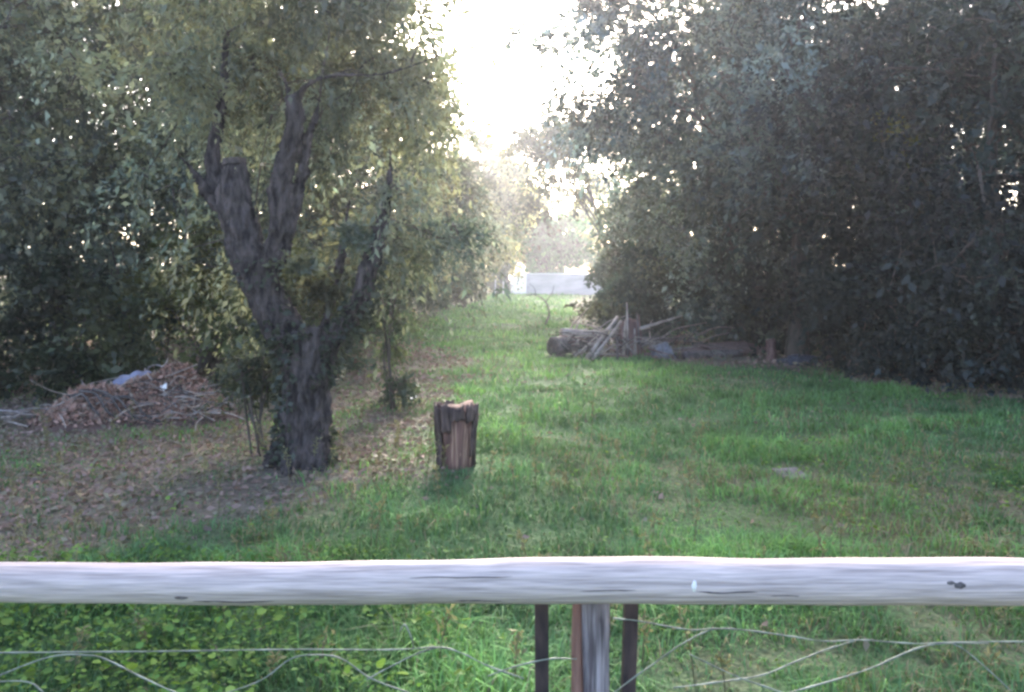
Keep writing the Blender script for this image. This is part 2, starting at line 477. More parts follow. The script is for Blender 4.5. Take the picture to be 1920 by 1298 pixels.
def shrub(name, label, x, y, rx, ry, h, ncl, per, L, base, seed, cat="shrub", group=None, cr=0.22, aspect=0.55, var=0.28, stems=6, mat=None, droop=.15, zb=0.0, warm=.25):
    r = np.random.default_rng(seed)
    z0 = gz(x, y)
    t = thing(name, label, cat, (x, y, z0), 0, group)
    C, E = crown_clumps(r, [(x, y, z0 + zb + (h - zb) * 0.5, rx, ry, (h - zb) * 0.5)], ncl, 0.45)
    C[:, 2] = np.maximum(C[:, 2], z0 + .12)
    tb = Tubes()
    nodes = []
    for k in r.choice(ncl, min(stems, ncl), replace=False):
        b_ = np.array([x, y, z0 - .05]) + np.r_[r.normal(0, .3 * rx, 2), 0]
        q = smooth_path([b_, b_ * .5 + C[k] * .5 + r.normal(0, .06, 3) + np.array([0, 0, .1]), C[k]], 3)
        tb.add(q, np.linspace(0.012, 0.006, len(q)) * (1 + .5 * (h > 2)), 5); nodes.append(q)
    grow_twigs(tb, r, np.concatenate(nodes), C, .01, .004)
    link("stems", tb.mesh("stems"), M_bark_far, t)
    V, F_, Cc = foliage(r, C, E, per, cr, L, aspect, base, var, droop, warm)
    link("foliage", np_mesh("foliage", V, F_, col=Cc), mat or M_leaf, t)
    return t

OLIVE = (0.170, 0.185, 0.125); GREEN = (0.062, 0.088, 0.042); DARK = (0.036, 0.048, 0.034)
GREY = (0.175, 0.185, 0.130); SUNLIT_YEL = (0.50, 0.45, 0.09); PALE = (0.24, 0.24, 0.17)  # the yellow is sunlight painted into distant leaves

GL = "trees along the left side of the lane"; GR = "trees along the right side of the lane"; GF = "trees beyond the far wall"
# left side, near to far
tree("hedgerow_tree", "dense olive tree at the left edge of the picture above the brush pile", -7.4, 11.3, 6.6, .13,
     [(-7.1, 11.4, 4.6, 2.5, 1.7, 3.7)], 420, 90, .085, OLIVE, 101, group=GL, droop=.5)
tree("hedgerow_tree", "dull green tree between the left edge tree and the forked old tree", -5.0, 13.2, 7.0, .14,
     [(-4.7, 13.2, 5.0, 2.4, 1.7, 4.0)], 430, 90, .085, (0.155, 0.175, 0.118), 102, group=GL, droop=.4)
tree("hedgerow_tree", "olive tree directly behind the forked old tree", -4.3, 18, 7.6, .14,
     [(-3.6, 18, 5.0, 2.3, 1.8, 4.4)], 380, 80, .10, GREY, 103, group=GL, droop=.4)
tree("hedgerow_tree", "greyish tree just right of the forked tree, behind the hanging sapling", -3.9, 23, 6.9, .14,
     [(-3.0, 23, 4.5, 2.0, 1.8, 3.7)], 340, 75, .115, GREY, 104, group=GL, droop=.4)
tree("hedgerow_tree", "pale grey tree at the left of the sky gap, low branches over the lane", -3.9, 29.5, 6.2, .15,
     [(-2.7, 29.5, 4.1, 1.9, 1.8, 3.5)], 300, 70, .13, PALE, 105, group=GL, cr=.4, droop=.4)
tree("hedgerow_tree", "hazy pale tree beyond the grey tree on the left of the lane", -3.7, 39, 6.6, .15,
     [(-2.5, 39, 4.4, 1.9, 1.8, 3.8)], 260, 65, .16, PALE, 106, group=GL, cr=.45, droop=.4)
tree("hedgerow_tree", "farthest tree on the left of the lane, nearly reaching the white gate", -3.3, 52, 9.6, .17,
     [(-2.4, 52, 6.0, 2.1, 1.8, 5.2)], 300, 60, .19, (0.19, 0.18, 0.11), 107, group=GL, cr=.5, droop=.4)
tree("hedgerow_tree", "tall thin pale tree leaning over the lane before the white gate", -3.4, 62, 12.0, .16,
     [(-0.9, 62, 9.0, 2.4, 1.8, 4.2)], 260, 60, .21, (0.36, 0.33, 0.13), 108, group=GL, cr=.5, droop=.5, lean=(2.2, 0))
# right side
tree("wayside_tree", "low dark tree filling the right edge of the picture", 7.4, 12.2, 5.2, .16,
     [(6.9, 12.2, 3.3, 2.6, 1.8, 2.7)], 400, 95, .085, (0.026, 0.040, 0.038), 111, group=GR, droop=.3)  # deep shade of the lower right put into this leaf colour
tree("wayside_tree", "grey green tree right of centre with a yellow patch of turning leaves", 5.4, 15.2, 7.4, .16,
     [(5.0, 15.0, 5.2, 2.5, 1.8, 4.0)], 450, 90, .09, (0.135, 0.170, 0.152), 112, group=GR, droop=.35,
     accents=[(6.35, 13.4, 3.75, .20, 260, (0.32, 0.24, 0.05))])
tree("wayside_tree", "lacy tree on the right overhanging the bright sky gap", 5.2, 19, 8.6, .17,
     [(4.7, 19, 6.2, 2.6, 1.9, 4.6), (2.1, 17.8, 6.8, 1.6, 1.2, 2.1, 4.8)], 640, 75, .10, (0.155, 0.185, 0.185), 113, group=GR, droop=.35)
tree("wayside_tree", "green tree behind the timber heap with foliage down to the ground", 5.2, 24, 7.5, .15,
     [(5.0, 24, 4.3, 2.2, 1.7, 4.2)], 360, 80, .11, (0.15, 0.19, 0.155), 114, group=GR, droop=.4)
tree("wayside_tree", "softly lit tree on the right hiding the far wall's right half", 5.8, 32, 6.8, .15,
     [(5.5, 32, 4.2, 1.9, 1.8, 4.0)], 300, 70, .135, (0.15, 0.19, 0.14), 115, group=GR, droop=.4, cr=.4)
tree("wayside_tree", "sparse tree standing against the sky over the lane's far end", 5.2, 39, 9.0, .11,
     [(2.5, 39, 7.2, 2.3, 1.8, 2.9)], 340, 48, .15, (0.085, 0.09, 0.05), 116, group=GR, droop=.3, cr=.42, lean=(-2.4, 0))
tree("wayside_tree", "grey leafy tree rising behind the low dark tree at the right edge", 9.6, 16.5, 8.2, .17,
     [(8.8, 16.5, 5.4, 3.0, 1.9, 4.6)], 420, 85, .10, (0.11, 0.130, 0.118), 117, group=GR, droop=.3)
# second rows that close the view between the front trees
for k, (x, y, h, lab) in enumerate([(-9.6, 17, 7.5, "backmost olive tree at the far left, seen through gaps"), (-7.2, 20, 8.0, "tall backmost tree behind the brush pile"),
                                    (-7.0, 27, 8.5, "tall tree in the back row left of the lane"), (-13, 21, 8.0, "outermost tree of the left back row")]):
    tree("hedgerow_tree", lab, x, y, h + 2, .15, [(x, y, 5.6, 2.9, 1.9, 5.4)], 430, 75, .13, (0.10, 0.115, 0.075), 140 + k, group=GL, droop=.4, cr=.4)
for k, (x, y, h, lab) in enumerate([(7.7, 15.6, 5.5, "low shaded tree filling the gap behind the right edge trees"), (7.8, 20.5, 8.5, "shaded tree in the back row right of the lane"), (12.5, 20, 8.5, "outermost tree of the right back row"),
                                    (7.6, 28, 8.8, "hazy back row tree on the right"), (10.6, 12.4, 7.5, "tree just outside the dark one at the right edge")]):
    tree("wayside_tree", lab, x, y, h + (2 if h > 6 else 0), .15, [(x, y, 5.6 if h > 6 else 3.2, 2.9, 1.9, 5.5 if h > 6 else 3.2)], 430, 75, .13, (0.036, 0.052, 0.044), 150 + k, group=GR, droop=.4, cr=.4)  # dark leaf colour has the right side's shade painted in
tree("wayside_tree", "unseen tall tree added out of view on the right to shade the lower right", 8.6, 7.2, 8.0, .16,
     [(8.4, 7.2, 4.6, 2.3, 2.4, 4.2)], 380, 85, .10, (0.05, 0.062, 0.052), 160, group=GR, droop=.3)  # out of view; added so that its shade darkens the lower right
# beyond the wall
tree("distant_tree", "round dark green tree rising just above the far white wall", 3.8, 77, 7.0, .22,
     [(3.8, 77, 4.3, 3.2, 2.6, 4.0)], 380, 110, .22, (0.052, 0.16, 0.045), 121, group=GF, cr=.5)
tree("distant_tree", "tree left of the round tree beyond the wall, yellow sunlight painted into its leaves", -0.6, 88, 13.0, .22,
     [(-0.4, 88, 8.0, 2.8, 2.2, 6.8)], 380, 80, .27, SUNLIT_YEL, 122, group=GF, cr=.6, mat=M_thin)  # sunlight put into the leaf colour
tree("distant_tree", "green tree right of the round tree beyond the wall, yellow sunlight painted into its leaves", 9.6, 90, 11.0, .22,
     [(9.6, 90, 8.0, 3.0, 2.4, 6.8)], 280, 70, .25, (0.44, 0.43, 0.10), 123, group=GF, cr=.6, mat=M_thin)  # leaf colour yellowed to stand for sunlight
tree("distant_tree", "pale tree left of the sunlit trees at the end of the lane", -6.5, 84, 9.0, .22,
     [(-6.5, 84, 5.5, 3.2, 2.5, 5.2)], 240, 70, .24, PALE, 124, group=GF, cr=.6)
tree("distant_tree", "farthest pale tree between the two sunlit ones", 5.0, 104, 9.0, .22,
     [(5.0, 104, 7.0, 4.6, 2.5, 6.5)], 300, 70, .28, (0.2, 0.2, 0.09), 125, group=GF, cr=.7)

tree("distant_tree", "broad tree closing the view behind the hidden right end of the wall", 15.5, 82, 9.5, .22,
     [(15.5, 82, 5.5, 4.5, 2.5, 5.4)], 260, 70, .26, (0.08, 0.10, 0.06), 126, group=GF, cr=.7)
SL = "undergrowth along the left side"; SR = "undergrowth along the right side"
for k, (x, y, rx, ry, h, lab, colr) in enumerate([
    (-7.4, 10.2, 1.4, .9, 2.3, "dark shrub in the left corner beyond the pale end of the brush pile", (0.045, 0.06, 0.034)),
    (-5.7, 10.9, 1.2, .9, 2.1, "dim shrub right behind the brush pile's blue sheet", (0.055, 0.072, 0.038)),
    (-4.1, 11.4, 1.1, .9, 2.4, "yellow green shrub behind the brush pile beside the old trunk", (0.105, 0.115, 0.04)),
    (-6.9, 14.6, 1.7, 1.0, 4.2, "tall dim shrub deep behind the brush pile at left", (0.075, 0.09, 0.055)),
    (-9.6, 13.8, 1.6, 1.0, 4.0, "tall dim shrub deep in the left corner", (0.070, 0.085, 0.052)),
    (-3.9, 15.6, 1.3, 1.0, 4.4, "tall olive shrub showing between the old tree's limbs", (0.11, 0.12, 0.075)),
    (-3.2, 13.6, .8, .9, 2.2, "dull shrub seen through the fork of the old tree", (0.07, 0.085, 0.05)),
    (-3.4, 19.5, 1.2, 1.0, 2.2, "green shrub at the left lane edge behind the hanging sapling", (0.07, 0.09, 0.05)),
    (-3.9, 27, 1.3, 1.1, 2.2, "rounded greyish shrub where the bright lane begins on the left", (0.09, 0.105, 0.07)),
    (-3.2, 36, 1.4, 1.2, 2.2, "hazy shrub halfway down the lane's left side", (0.10, 0.115, 0.075)),
    (-2.9, 47, 1.3, 1.2, 2.3, "distant hazy shrub near the palings", (0.11, 0.12, 0.08)),
    (-1.3, 73.5, 1.4, 1.2, 3.4, "far grey green shrub standing behind the dark palings", (0.13, 0.14, 0.095)),
    (-4.6, 74, 2.0, 1.4, 4.2, "far broad shrub closing the lane's end left of the palings", (0.12, 0.14, 0.085))]):
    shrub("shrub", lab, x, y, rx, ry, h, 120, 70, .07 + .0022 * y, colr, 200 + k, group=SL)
for k, (x, y, rx, ry, h, lab, colr) in enumerate([  # the darkest leaf colours here hold painted deep shade
    (8.1, 11.2, 1.5, 1.0, 2.4, "shrub at the right edge with deep shade painted into its leaves", (0.018, 0.028, 0.026)),
    (6.2, 13.2, 1.4, 1.0, 2.3, "shrub with painted-in shade left of the one at the right edge", (0.018, 0.028, 0.026)),
    (7.2, 12.0, 1.3, .8, 2.7, "tall shrub with painted-in shade between the two at the right edge", (0.018, 0.028, 0.026)),
    (9.4, 12.0, 1.4, .9, 2.7, "shrub with painted-in shade cut by the right edge of the picture", (0.018, 0.028, 0.026)),
    (6.4, 15.4, 1.5, .9, 2.9, "broad shrub with painted-in shade right of the stub post", (0.018, 0.028, 0.026)),
    (5.6, 18.6, 1.7, 1.0, 3.6, "tall dark shrub deep behind the brown stub post", (0.040, 0.055, 0.042)),
    (5.0, 16.8, 1.4, 1.0, 2.2, "dark shrub behind the brown stub post", (0.040, 0.052, 0.038)),
    (3.3, 18.6, 1.2, 1.0, 2.1, "shady shrub directly behind the timber heap", (0.050, 0.066, 0.046)),
    (3.6, 24.0, .9, 1.0, 2.4, "soft green shrub left behind the timber heap", (0.070, 0.090, 0.060)),
    (4.3, 31, 1.0, 1.1, 2.4, "hazy green shrub in front of the wall's hidden half", (0.085, 0.105, 0.07))]):
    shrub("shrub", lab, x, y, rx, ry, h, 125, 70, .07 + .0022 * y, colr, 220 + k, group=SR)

# ------------------------------------------------------------------ the old forked tree
TX, TY = -1.72, 6.55
old = thing("forked_tree", "old forked tree with a thick dark trunk and sawn limb beside the stump", "tree", (TX, TY, gz(TX, TY)))
# limbs as rows of x, y, z, radius
LIMB = {
 'bole':  [(-1.715, 6.55, -0.12, .25), (-1.715, 6.55, 0.02, .228), (-1.705, 6.55, .22, .205), (-1.69, 6.55, .58, .205), (-1.70, 6.55, .95, .205), (-1.74, 6.55, 1.15, .205)],
 'left':  [(-1.80, 6.55, 1.00, .17), (-1.89, 6.55, 1.20, .18), (-2.00, 6.53, 1.42, .185), (-2.10, 6.50, 1.68, .185), (-2.19, 6.47, 1.95, .175), (-2.24, 6.45, 2.2, .15), (-2.24, 6.44, 2.52, .125)],
 'twin':  [(-2.24, 6.50, 1.95, .10), (-2.36, 6.55, 2.2, .085), (-2.46, 6.6, 2.5, .082), (-2.46, 6.65, 2.8, .06), (-2.44, 6.75, 3.15, .048), (-2.46, 6.9, 3.7, .035)],
 'spur':  [(-2.40, 6.55, 2.15, .06), (-2.55, 6.5, 2.40, .04), (-2.66, 6.45, 2.55, .02)],
 'mid':   [(-2.00, 6.50, 1.42, .10), (-1.93, 6.45, 1.72, .100), (-1.86, 6.40, 2.05, .106), (-1.83, 6.36, 2.42, .100), (-1.74, 6.34, 2.72, .092), (-1.73, 6.33, 2.95, .082), (-1.745, 6.33, 3.03, .07)],
 'midb':  [(-1.84, 6.46, 1.70, .05), (-1.80, 6.46, 2.0, .075), (-1.70, 6.44, 2.35, .06), (-1.64, 6.42, 2.68, .042), (-1.56, 6.42, 2.95, .022), (-1.53, 6.44, 3.2, .010)],
 'twig':  [(-1.745, 6.33, 2.96, .05), (-1.79, 6.32, 3.12, .03), (-1.84, 6.31, 3.25, .014)],
 'arch':  [(-1.73, 6.33, 2.94, .05), (-1.66, 6.30, 3.06, .036), (-1.53, 6.27, 3.14, .027), (-1.34, 6.25, 3.17, .024), (-1.05, 6.25, 3.175, .020), (-.85, 6.25, 3.22, .015), (-.55, 6.25, 3.33, .010)],
 'right': [(-1.60, 6.55, .72, .16), (-1.52, 6.54, .95, .13), (-1.43, 6.52, 1.12, .11), (-1.30, 6.48, 1.28, .095), (-1.21, 6.45, 1.42, .10), (-1.17, 6.45, 1.60, .10), (-1.12, 6.48, 1.82, .085), (-1.06, 6.5, 2.02, .066), (-1.02, 6.5, 2.22, .045), (-.99, 6.5, 2.42, .028), (-1.0, 6.52, 2.65, .012)],
 'thin':  [(-1.58, 6.6, 1.1, .05), (-1.45, 6.7, 1.6, .042), (-1.42, 6.75, 1.95, .034), (-1.38, 6.8, 2.25, .02)],
}
r = np.random.default_rng(77)
tb = Tubes(); limb_pts = []
for key, rows in LIMB.items():
    q = smooth_path(rows, 5)
    q[:, 3] *= 1.0 if key == 'bole' else .86
    tb.add(q[:, :3], q[:, 3], 14 if q[0, 3] > .08 else 8)
    limb_pts.append(q)
for k in range(6):   # root flare
    a = k / 6 * 2 * math.pi + .4
    tb.add([(TX + .16 * math.cos(a), TY + .16 * math.sin(a), .22), (TX + .27 * math.cos(a), TY + .27 * math.sin(a), .06), (TX + .40 * math.cos(a), TY + .40 * math.sin(a), -.06)], [.08, .055, .02], 8)
trunk = link("trunk", tb.mesh("trunk"), M_bark, old)
rm = trunk.modifiers.new("remesh", 'REMESH'); rm.mode = 'VOXEL'; rm.voxel_size = 0.013; rm.use_smooth_shade = True
sm = trunk.modifiers.new("smooth", 'SMOOTH'); sm.factor = .5; sm.iterations = 6
dg = bpy.context.evaluated_depsgraph_get()
me = bpy.data.meshes.new_from_object(trunk.evaluated_get(dg))
trunk.modifiers.clear(); trunk.data = me
co = np.empty(len(me.vertices) * 3, dtype=np.float32); me.vertices.foreach_get("co", co); co = co.reshape(-1, 3).astype(float)
no = np.empty(len(me.vertices) * 3, dtype=np.float32); me.vertices.foreach_get("normal", no); no = no.reshape(-1, 3).astype(float)
u_ = np.arctan2(no[:, 1], no[:, 0])            # furrows run up the limbs: fast round the limb, slow along it
rid = np.abs(fbm(u_ * 2.6 + co[:, 0] * 3, co[:, 2] * 3.0, 2.2, 3) - .5) * 2
lump = fbm(co[:, 0] * 2 + co[:, 1], co[:, 2], 2.6, 7) - .5
fine = fbm(u_ * 5 + co[:, 1] * 9, co[:, 2] * 16, 2.0, 5) - .5
thick = sstep(0.0, 1.0, 1.6 - np.abs(co[:, 2] - .6) * .45)
co += no * ((rid - .35) * .055 * (.35 + .65 * thick) + lump * .05 * thick + fine * .024 - .004)[:, None]
me.vertices.foreach_set("co", co.astype(np.float32).ravel()); me.update()
if not me.materials: me.materials.append(M_bark)
# the sawn top of the left stem
bm = bmesh.new(); bmesh.ops.create_cone(bm, cap_ends=True, segments=18, radius1=.097, radius2=.09, depth=.05)
for v in bm.verts: v.co.x *= 1 + .1 * math.sin(5 * math.atan2(v.co.y, v.co.x)); v.co.z += v.co.x * .1
me = bpy.data.meshes.new("sawn_top"); bm.to_mesh(me); bm.free()
put(link("sawn_top", me, ramp_mat("sawn_wood", (.05, .04, .038), (.12, .095, .085), (18, 18, 18)), old, False), -2.24 - TX, 6.44 - TY, 2.462)

ells = [(-2.0, 7.9, 3.7, 1.5, 1.0, 1.5), (-1.2, 7.7, 3.25, .72, .8, 1.5), (-2.7, 7.7, 3.1, 1.0, .9, 1.5), (-1.2, 7.6, 2.0, .8, .6, .9, .8),
        (-1.9, 6.6, 4.3, 1.5, .8, .8, .8), (-2.55, 6.15, 3.0, .5, .25, .6, 1.6), (-1.35, 6.05, 2.75, .55, .2, .55, 1.4), (-1.95, 6.0, 3.5, .8, .2, .45, 1.4),
        (-1.0, 6.4, 2.45, .25, .15, .35, 9), (-1.55, 6.3, 3.0, .25, .12, .3, 9), (-1.7, 6.2, 1.55, .35, .1, .3, 9)]
C, E = crown_clumps(r, ells, 520, .5)
limb_all = np.concatenate([q[int(len(q) * .6):, :3] for q in limb_pts])
bt = Tubes()
grow_twigs(bt, r, limb_all, C, .011, .005)
link("branches", bt.mesh("branches"), M_bark_far, old)
V, F_, Cc = foliage(r, C, E, 98, .22, .066, .36, (0.200, 0.215, 0.150), .25, .6, .15)
link("crown", np_mesh("crown", V, F_, col=Cc), M_thin, old)
# sprouts and ivy on the bole and in the fork
pts = []
for key in ('bole', 'left', 'right'):
    q = smooth_path(LIMB[key], 6)
    for row in q:
        if .1 < row[2] < 1.75:
            k = 42 if key == 'bole' else 16
            th = r.uniform(0, 2 * np.pi, k)
            pts.append(np.c_[row[0] + np.cos(th) * row[3] * 1.12, row[1] + np.sin(th) * row[3] * 1.12, np.full(k, row[2]) + r.normal(0, .03, k), np.cos(th), np.sin(th)])
pts = np.concatenate(pts)
keep = fbm(pts[:, 0] * 2 + pts[:, 1], pts[:, 2], 2.4, 2) > .46
pts = pts[keep]
V, F_, Cc = leaf_arrays(pts[:, :3], np.c_[pts[:, 3:5] * .6, np.full(len(pts), -.5)] + r.normal(0, .35, (len(pts), 3)), r.uniform(.04, .075, len(pts)), r.uniform(.03, .055, len(pts)),
                        np.array([.055, .066, .045]) * r.uniform(.5, 1.5, (len(pts), 1)), r)
link("ivy", np_mesh("ivy", V, F_, col=Cc), M_leaf, old)
C, E = crown_clumps(r, [(-1.66, 6.32, 1.45, .28, .12, .38), (-1.5, 6.4, 1.75, .3, .2, .4), (-1.75, 6.25, 1.8, .12, .1, .25)], 34, .6)
V, F_, Cc = foliage(r, C, E, 60, .075, .055, .45, (0.115, 0.125, 0.085), .25, .2, .2)
link("sprouts", np_mesh("sprouts", V, F_, col=Cc), M_thin, old)

shrub("sucker_bush", "dim grey green bush hugging the left side of the old trunk", -2.12, 6.9, .20, .24, 1.35, 50, 55, .055, (0.062, 0.073, 0.05), 301, cr=.11, aspect=.45, stems=7)
shrub("hanging_sapling", "slim dark green sapling just right of the old forked tree", -1.48, 9.6, .24, .26, 2.1, 80, 60, .06, (0.055, 0.078, 0.045), 302, cat="sapling", cr=.13, aspect=.42, stems=4, zb=.0, droop=.5)

# ------------------------------------------------------------------ stump
SX, SY = -0.46, 6.58
M_stump = ramp_mat("stump_wood", (0.075, 0.040, 0.034), (0.24, 0.125, 0.10), (26, 26, 2.2), bump=.9, bdist=.02, c3=(.17, .088, .07))
M_stbark = ramp_mat("stump_bark", (0.035, 0.024, 0.023), (0.125, 0.085, 0.075), (22, 22, 5), bump=1.0, bdist=.02)
st = thing("tree_stump", "short reddish split tree stump with dark bark standing in the grass", "stump", (SX, SY, gz(SX, SY)))
def ring_solid(name, prof, k=40, amp=.06, seed=0, top_noise=.0):
    """solid of revolution with ragged radius; prof rows (z, radius)"""
    rr = np.random.default_rng(seed)
    ph = rr.uniform(0, 6.28, 5); V = []; F4 = []; F3 = []
    th = np.arange(k) / k * 2 * np.pi
    lob = 1 + amp * (np.sin(3 * th + ph[0]) + .7 * np.sin(7 * th + ph[1]) + .6 * np.sin(13 * th + ph[2]))
    for i, (z, ra) in enumerate(prof):
        zz = z + (top_noise * (np.sin(2 * th + ph[3]) + .5 * np.sin(5 * th + ph[4])) if i >= len(prof) - 2 else 0)
        lo = lob * (1 + .02 * rr.normal(size=k))
        V.append(np.c_[np.cos(th) * ra * lo, np.sin(th) * ra * lo, np.broadcast_to(zz, (k,))])
    V = np.concatenate(V); m_ = len(prof)
    for i in range(m_ - 1):
        for j in range(k):
            F4.append((i * k + j, i * k + (j + 1) % k, (i + 1) * k + (j + 1) % k, (i + 1) * k + j))
    V = np.vstack([V, V[:k].mean(0), V[-k:].mean(0) - np.array([0, 0, .004])])
    for j in range(k):
        F3.append((m_ * k, (j + 1) % k, j)); F3.append((m_ * k + 1, (m_ - 1) * k + j, (m_ - 1) * k + (j + 1) % k))
    return np_mesh(name, V, np.array(F4), np.array(F3), smooth=True)
link("heartwood", ring_solid("heartwood", [(-.08, .148), (.02, .135), (.12, .13), (.25, .142), (.40, .156), (.485, .158), (.50, .148)], seed=4, amp=.05, top_noise=.02), M_stump, st, False)
# bark slabs, each a curved plate: (angle, width, z0, z1, lift)
for (a0, wd, z0, z1, lf) in [(200, 42, -.04, .50, .001), (245, 30, .30, .512, .001), (160, 40, -.04, .515, .001), (120, 40, -.04, .50, .000), (80, 40, -.03, .49, .000),
                             (40, 38, -.04, .505, .001), (5, 30, .02, .50, .001), (-22, 22, .10, .508, .001), (278, 34, .40, .505, .000), (318, 30, .38, .512, .001), (224, 14, .02, .22, .03)]:
    rr = np.random.default_rng(int(a0) + 400)
    na, nz_ = 5, 6
    aa = np.radians(np.linspace(a0 - wd / 2, a0 + wd / 2, na)); zz = np.linspace(z0, z1, nz_)
    V = []
    for thick in (0, .024):
        for z in zz:
            base_r = np.interp(z, [-.08, .02, .12, .25, .40, .5], [.150, .137, .133, .146, .160, .160]) + lf + thick
            rad = base_r + rr.normal(0, .004, na) * (1 if thick else 0)
            ew = rr.normal(0, .02)
            V.append(np.c_[np.cos(aa + ew) * rad, np.sin(aa + ew) * rad, np.full(na, z) + rr.normal(0, .016 if z > .4 else .008, na)])
    V = np.concatenate(V); q = na * nz_; F4 = []
    I = lambda s_, i, j: s_ * q + i * na + j
    for i in range(nz_ - 1):
        for j in range(na - 1):
            F4.append((I(1, i, j), I(1, i, j + 1), I(1, i + 1, j + 1), I(1, i + 1, j)))
            F4.append((I(0, i, j), I(0, i + 1, j), I(0, i + 1, j + 1), I(0, i, j + 1)))
    for i in range(nz_ - 1):
        F4.append((I(0, i, 0), I(1, i, 0), I(1, i + 1, 0), I(0, i + 1, 0))); F4.append((I(0, i, na - 1), I(0, i + 1, na - 1), I(1, i + 1, na - 1), I(1, i, na - 1)))
    for j in range(na - 1):
        F4.append((I(0, 0, j), I(0, 0, j + 1), I(1, 0, j + 1), I(1, 0, j))); F4.append((I(0, nz_ - 1, j), I(1, nz_ - 1, j), I(1, nz_ - 1, j + 1), I(0, nz_ - 1, j + 1)))
    link("bark_slab", np_mesh("bark_slab", V, np.array(F4), smooth=False), M_stbark, st, False)
# split ribs of paler wood down the front
M_rib = ramp_mat("pale_split_wood", (0.20, 0.115, 0.08), (0.40, 0.25, 0.18), (30, 30, 4), bump=.6)
for (a0, z0, z1, rd) in [(262, 0, .40, .011), (275, -.02, .44, .013), (287, .02, .30, .010), (300, -.02, .42, .012), (312, 0, .33, .010), (330, 0, .36, .011)]:
    t_ = Tubes(); zz = np.linspace(z0, z1, 6)
    rad = np.interp(zz, [-.08, .02, .12, .25, .40, .5], [.145, .132, .128, .139, .152, .155])
    a_ = math.radians(a0)
    t_.add(np.c_[np.cos(a_) * rad + rng.normal(0, .003, 6), np.sin(a_) * rad, zz], [rd * .6, rd, rd * 1.1, rd, rd * .8, rd * .3], 6)
    link("split_rib", t_.mesh("split_rib"), M_rib, st, False)

# ------------------------------------------------------------------ brush pile on the left
BX, BY = -4.1, 8.95
def heap(x, y):
    h = .30 * np.exp(-((x + 3.80) / .42) ** 2 - ((y - 9.15) / .42) ** 2)
    h += .22 * np.exp(-((x + 4.02) / .44) ** 2 - ((y - 9.25) / .35) ** 2)
    h += .26 * np.exp(-((x + 4.75) / .40) ** 2 - ((y - 8.85) / .35) ** 2)
    h += .16 * np.exp(-((x + 4.35) / .5) ** 2 - ((y - 8.95) / .4) ** 2)
    h += .10 * np.exp(-((x + 3.45) / .35) ** 2 - ((y - 8.85) / .3) ** 2)
    return h
pile = thing("brush_pile", "long heap of reddish dead leaves and grey branches left of the old tree", "brush pile", (BX, BY, gz(BX, BY)))
xs = np.linspace(-5.5, -2.9, 90); ys = np.linspace(8.2, 10.2, 70)
XX, YY = np.meshgrid(xs, ys); HH = heap(XX, YY)
ZZ = gh(XX, YY) - .04 + HH * (0.8 + .5 * fbm(XX, YY, 5, 31)) + .04 * sstep(.02, .1, HH)
idx = np.arange(XX.size).reshape(XX.shape)
F_ = np.stack([idx[:-1, :-1], idx[:-1, 1:], idx[1:, 1:], idx[1:, :-1]], -1).reshape(-1, 4)
V0 = np.stack([XX, YY, ZZ], -1).reshape(-1, 3)
r = np.random.default_rng(55)
c0 = np.array([.13, .082, .07]) * (.5 + fbm(XX, YY, 9, 3)).reshape(-1, 1)
kx = r.uniform(-5.4, -3.0, 26000); ky = r.uniform(8.25, 10.1, 26000)
kh = heap(kx, ky); ok = kh > .05 + .05 * r.random(len(kx)); kx, ky, kh = kx[ok], ky[ok], kh[ok]
kz = gh(kx, ky) - .02 + kh * (0.8 + .5 * fbm(kx, ky, 5, 31)) + r.uniform(.0, .05, len(kx))
base = np.where((r.random(len(kx)) < .7)[:, None], np.array([.40, .25, .20]), np.array([.32, .25, .20])) * r.uniform(.5, 1.5, (len(kx), 1))
D = np.c_[r.normal(size=(len(kx), 2)), r.normal(.1, .5, len(kx))]
V1, F1, C1 = leaf_arrays(np.c_[kx, ky, kz], D, r.uniform(.04, .09, len(kx)), r.uniform(.02, .045, len(kx)), base, r)
lh = link("leaf_heap", np_mesh("leaf_heap", np.vstack([V0, V1]), np.vstack([F_, F1 + len(V0)]), col=np.vstack([c0, C1])), M_litter, pile)
M_stick = ramp_mat("grey_stick", (.13, .11, .105), (.34, .30, .29), (14, 14, 14), bump=.5)
M_stick2 = ramp_mat("dark_stick", (.04, .035, .033), (.12, .10, .095), (14, 14, 14), bump=.5)
M_stick3 = ramp_mat("bleached_stick", (.26, .215, .185), (.44, .38, .34), (14, 14, 14), bump=.3)
def bent_stick(r, a, L, th, el, rad, sag=.1, k=6):
    d = np.array([math.cos(th) * math.cos(el), math.sin(th) * math.cos(el), math.sin(el)])
    mid_ = a + d * L * .5 + np.array([0, 0, sag * L]) + r.normal(0, .05 * L, 3)
    q = smooth_path([a, mid_, a + d * L + r.normal(0, .05 * L, 3)], 4)
    t_ = Tubes(); t_.add(q, np.linspace(rad, rad * .45, len(q)), k, jitter=.2)
    return t_.mesh("stick")
zpile = lambda x, y: gz(x, y) + float(heap(x, y))
for k in range(120):
    if k < 80: x, y = r.uniform(-3.9, -3.15), r.uniform(8.5, 9.0)
    else: x, y = r.uniform(-5.2, -3.4), r.uniform(8.5, 9.3)
    L = r.uniform(.2, .6)
    a = np.array([x, y, zpile(x, y) + r.uniform(.02, .10)])
    link("stick", bent_stick(r, a, L, r.uniform(0, 6.28), r.uniform(-.25, .45), r.uniform(.005, .011), r.uniform(-.06, .10)),
         (M_stick, M_stick2, M_stick3, M_stick3)[k % 4], pile)
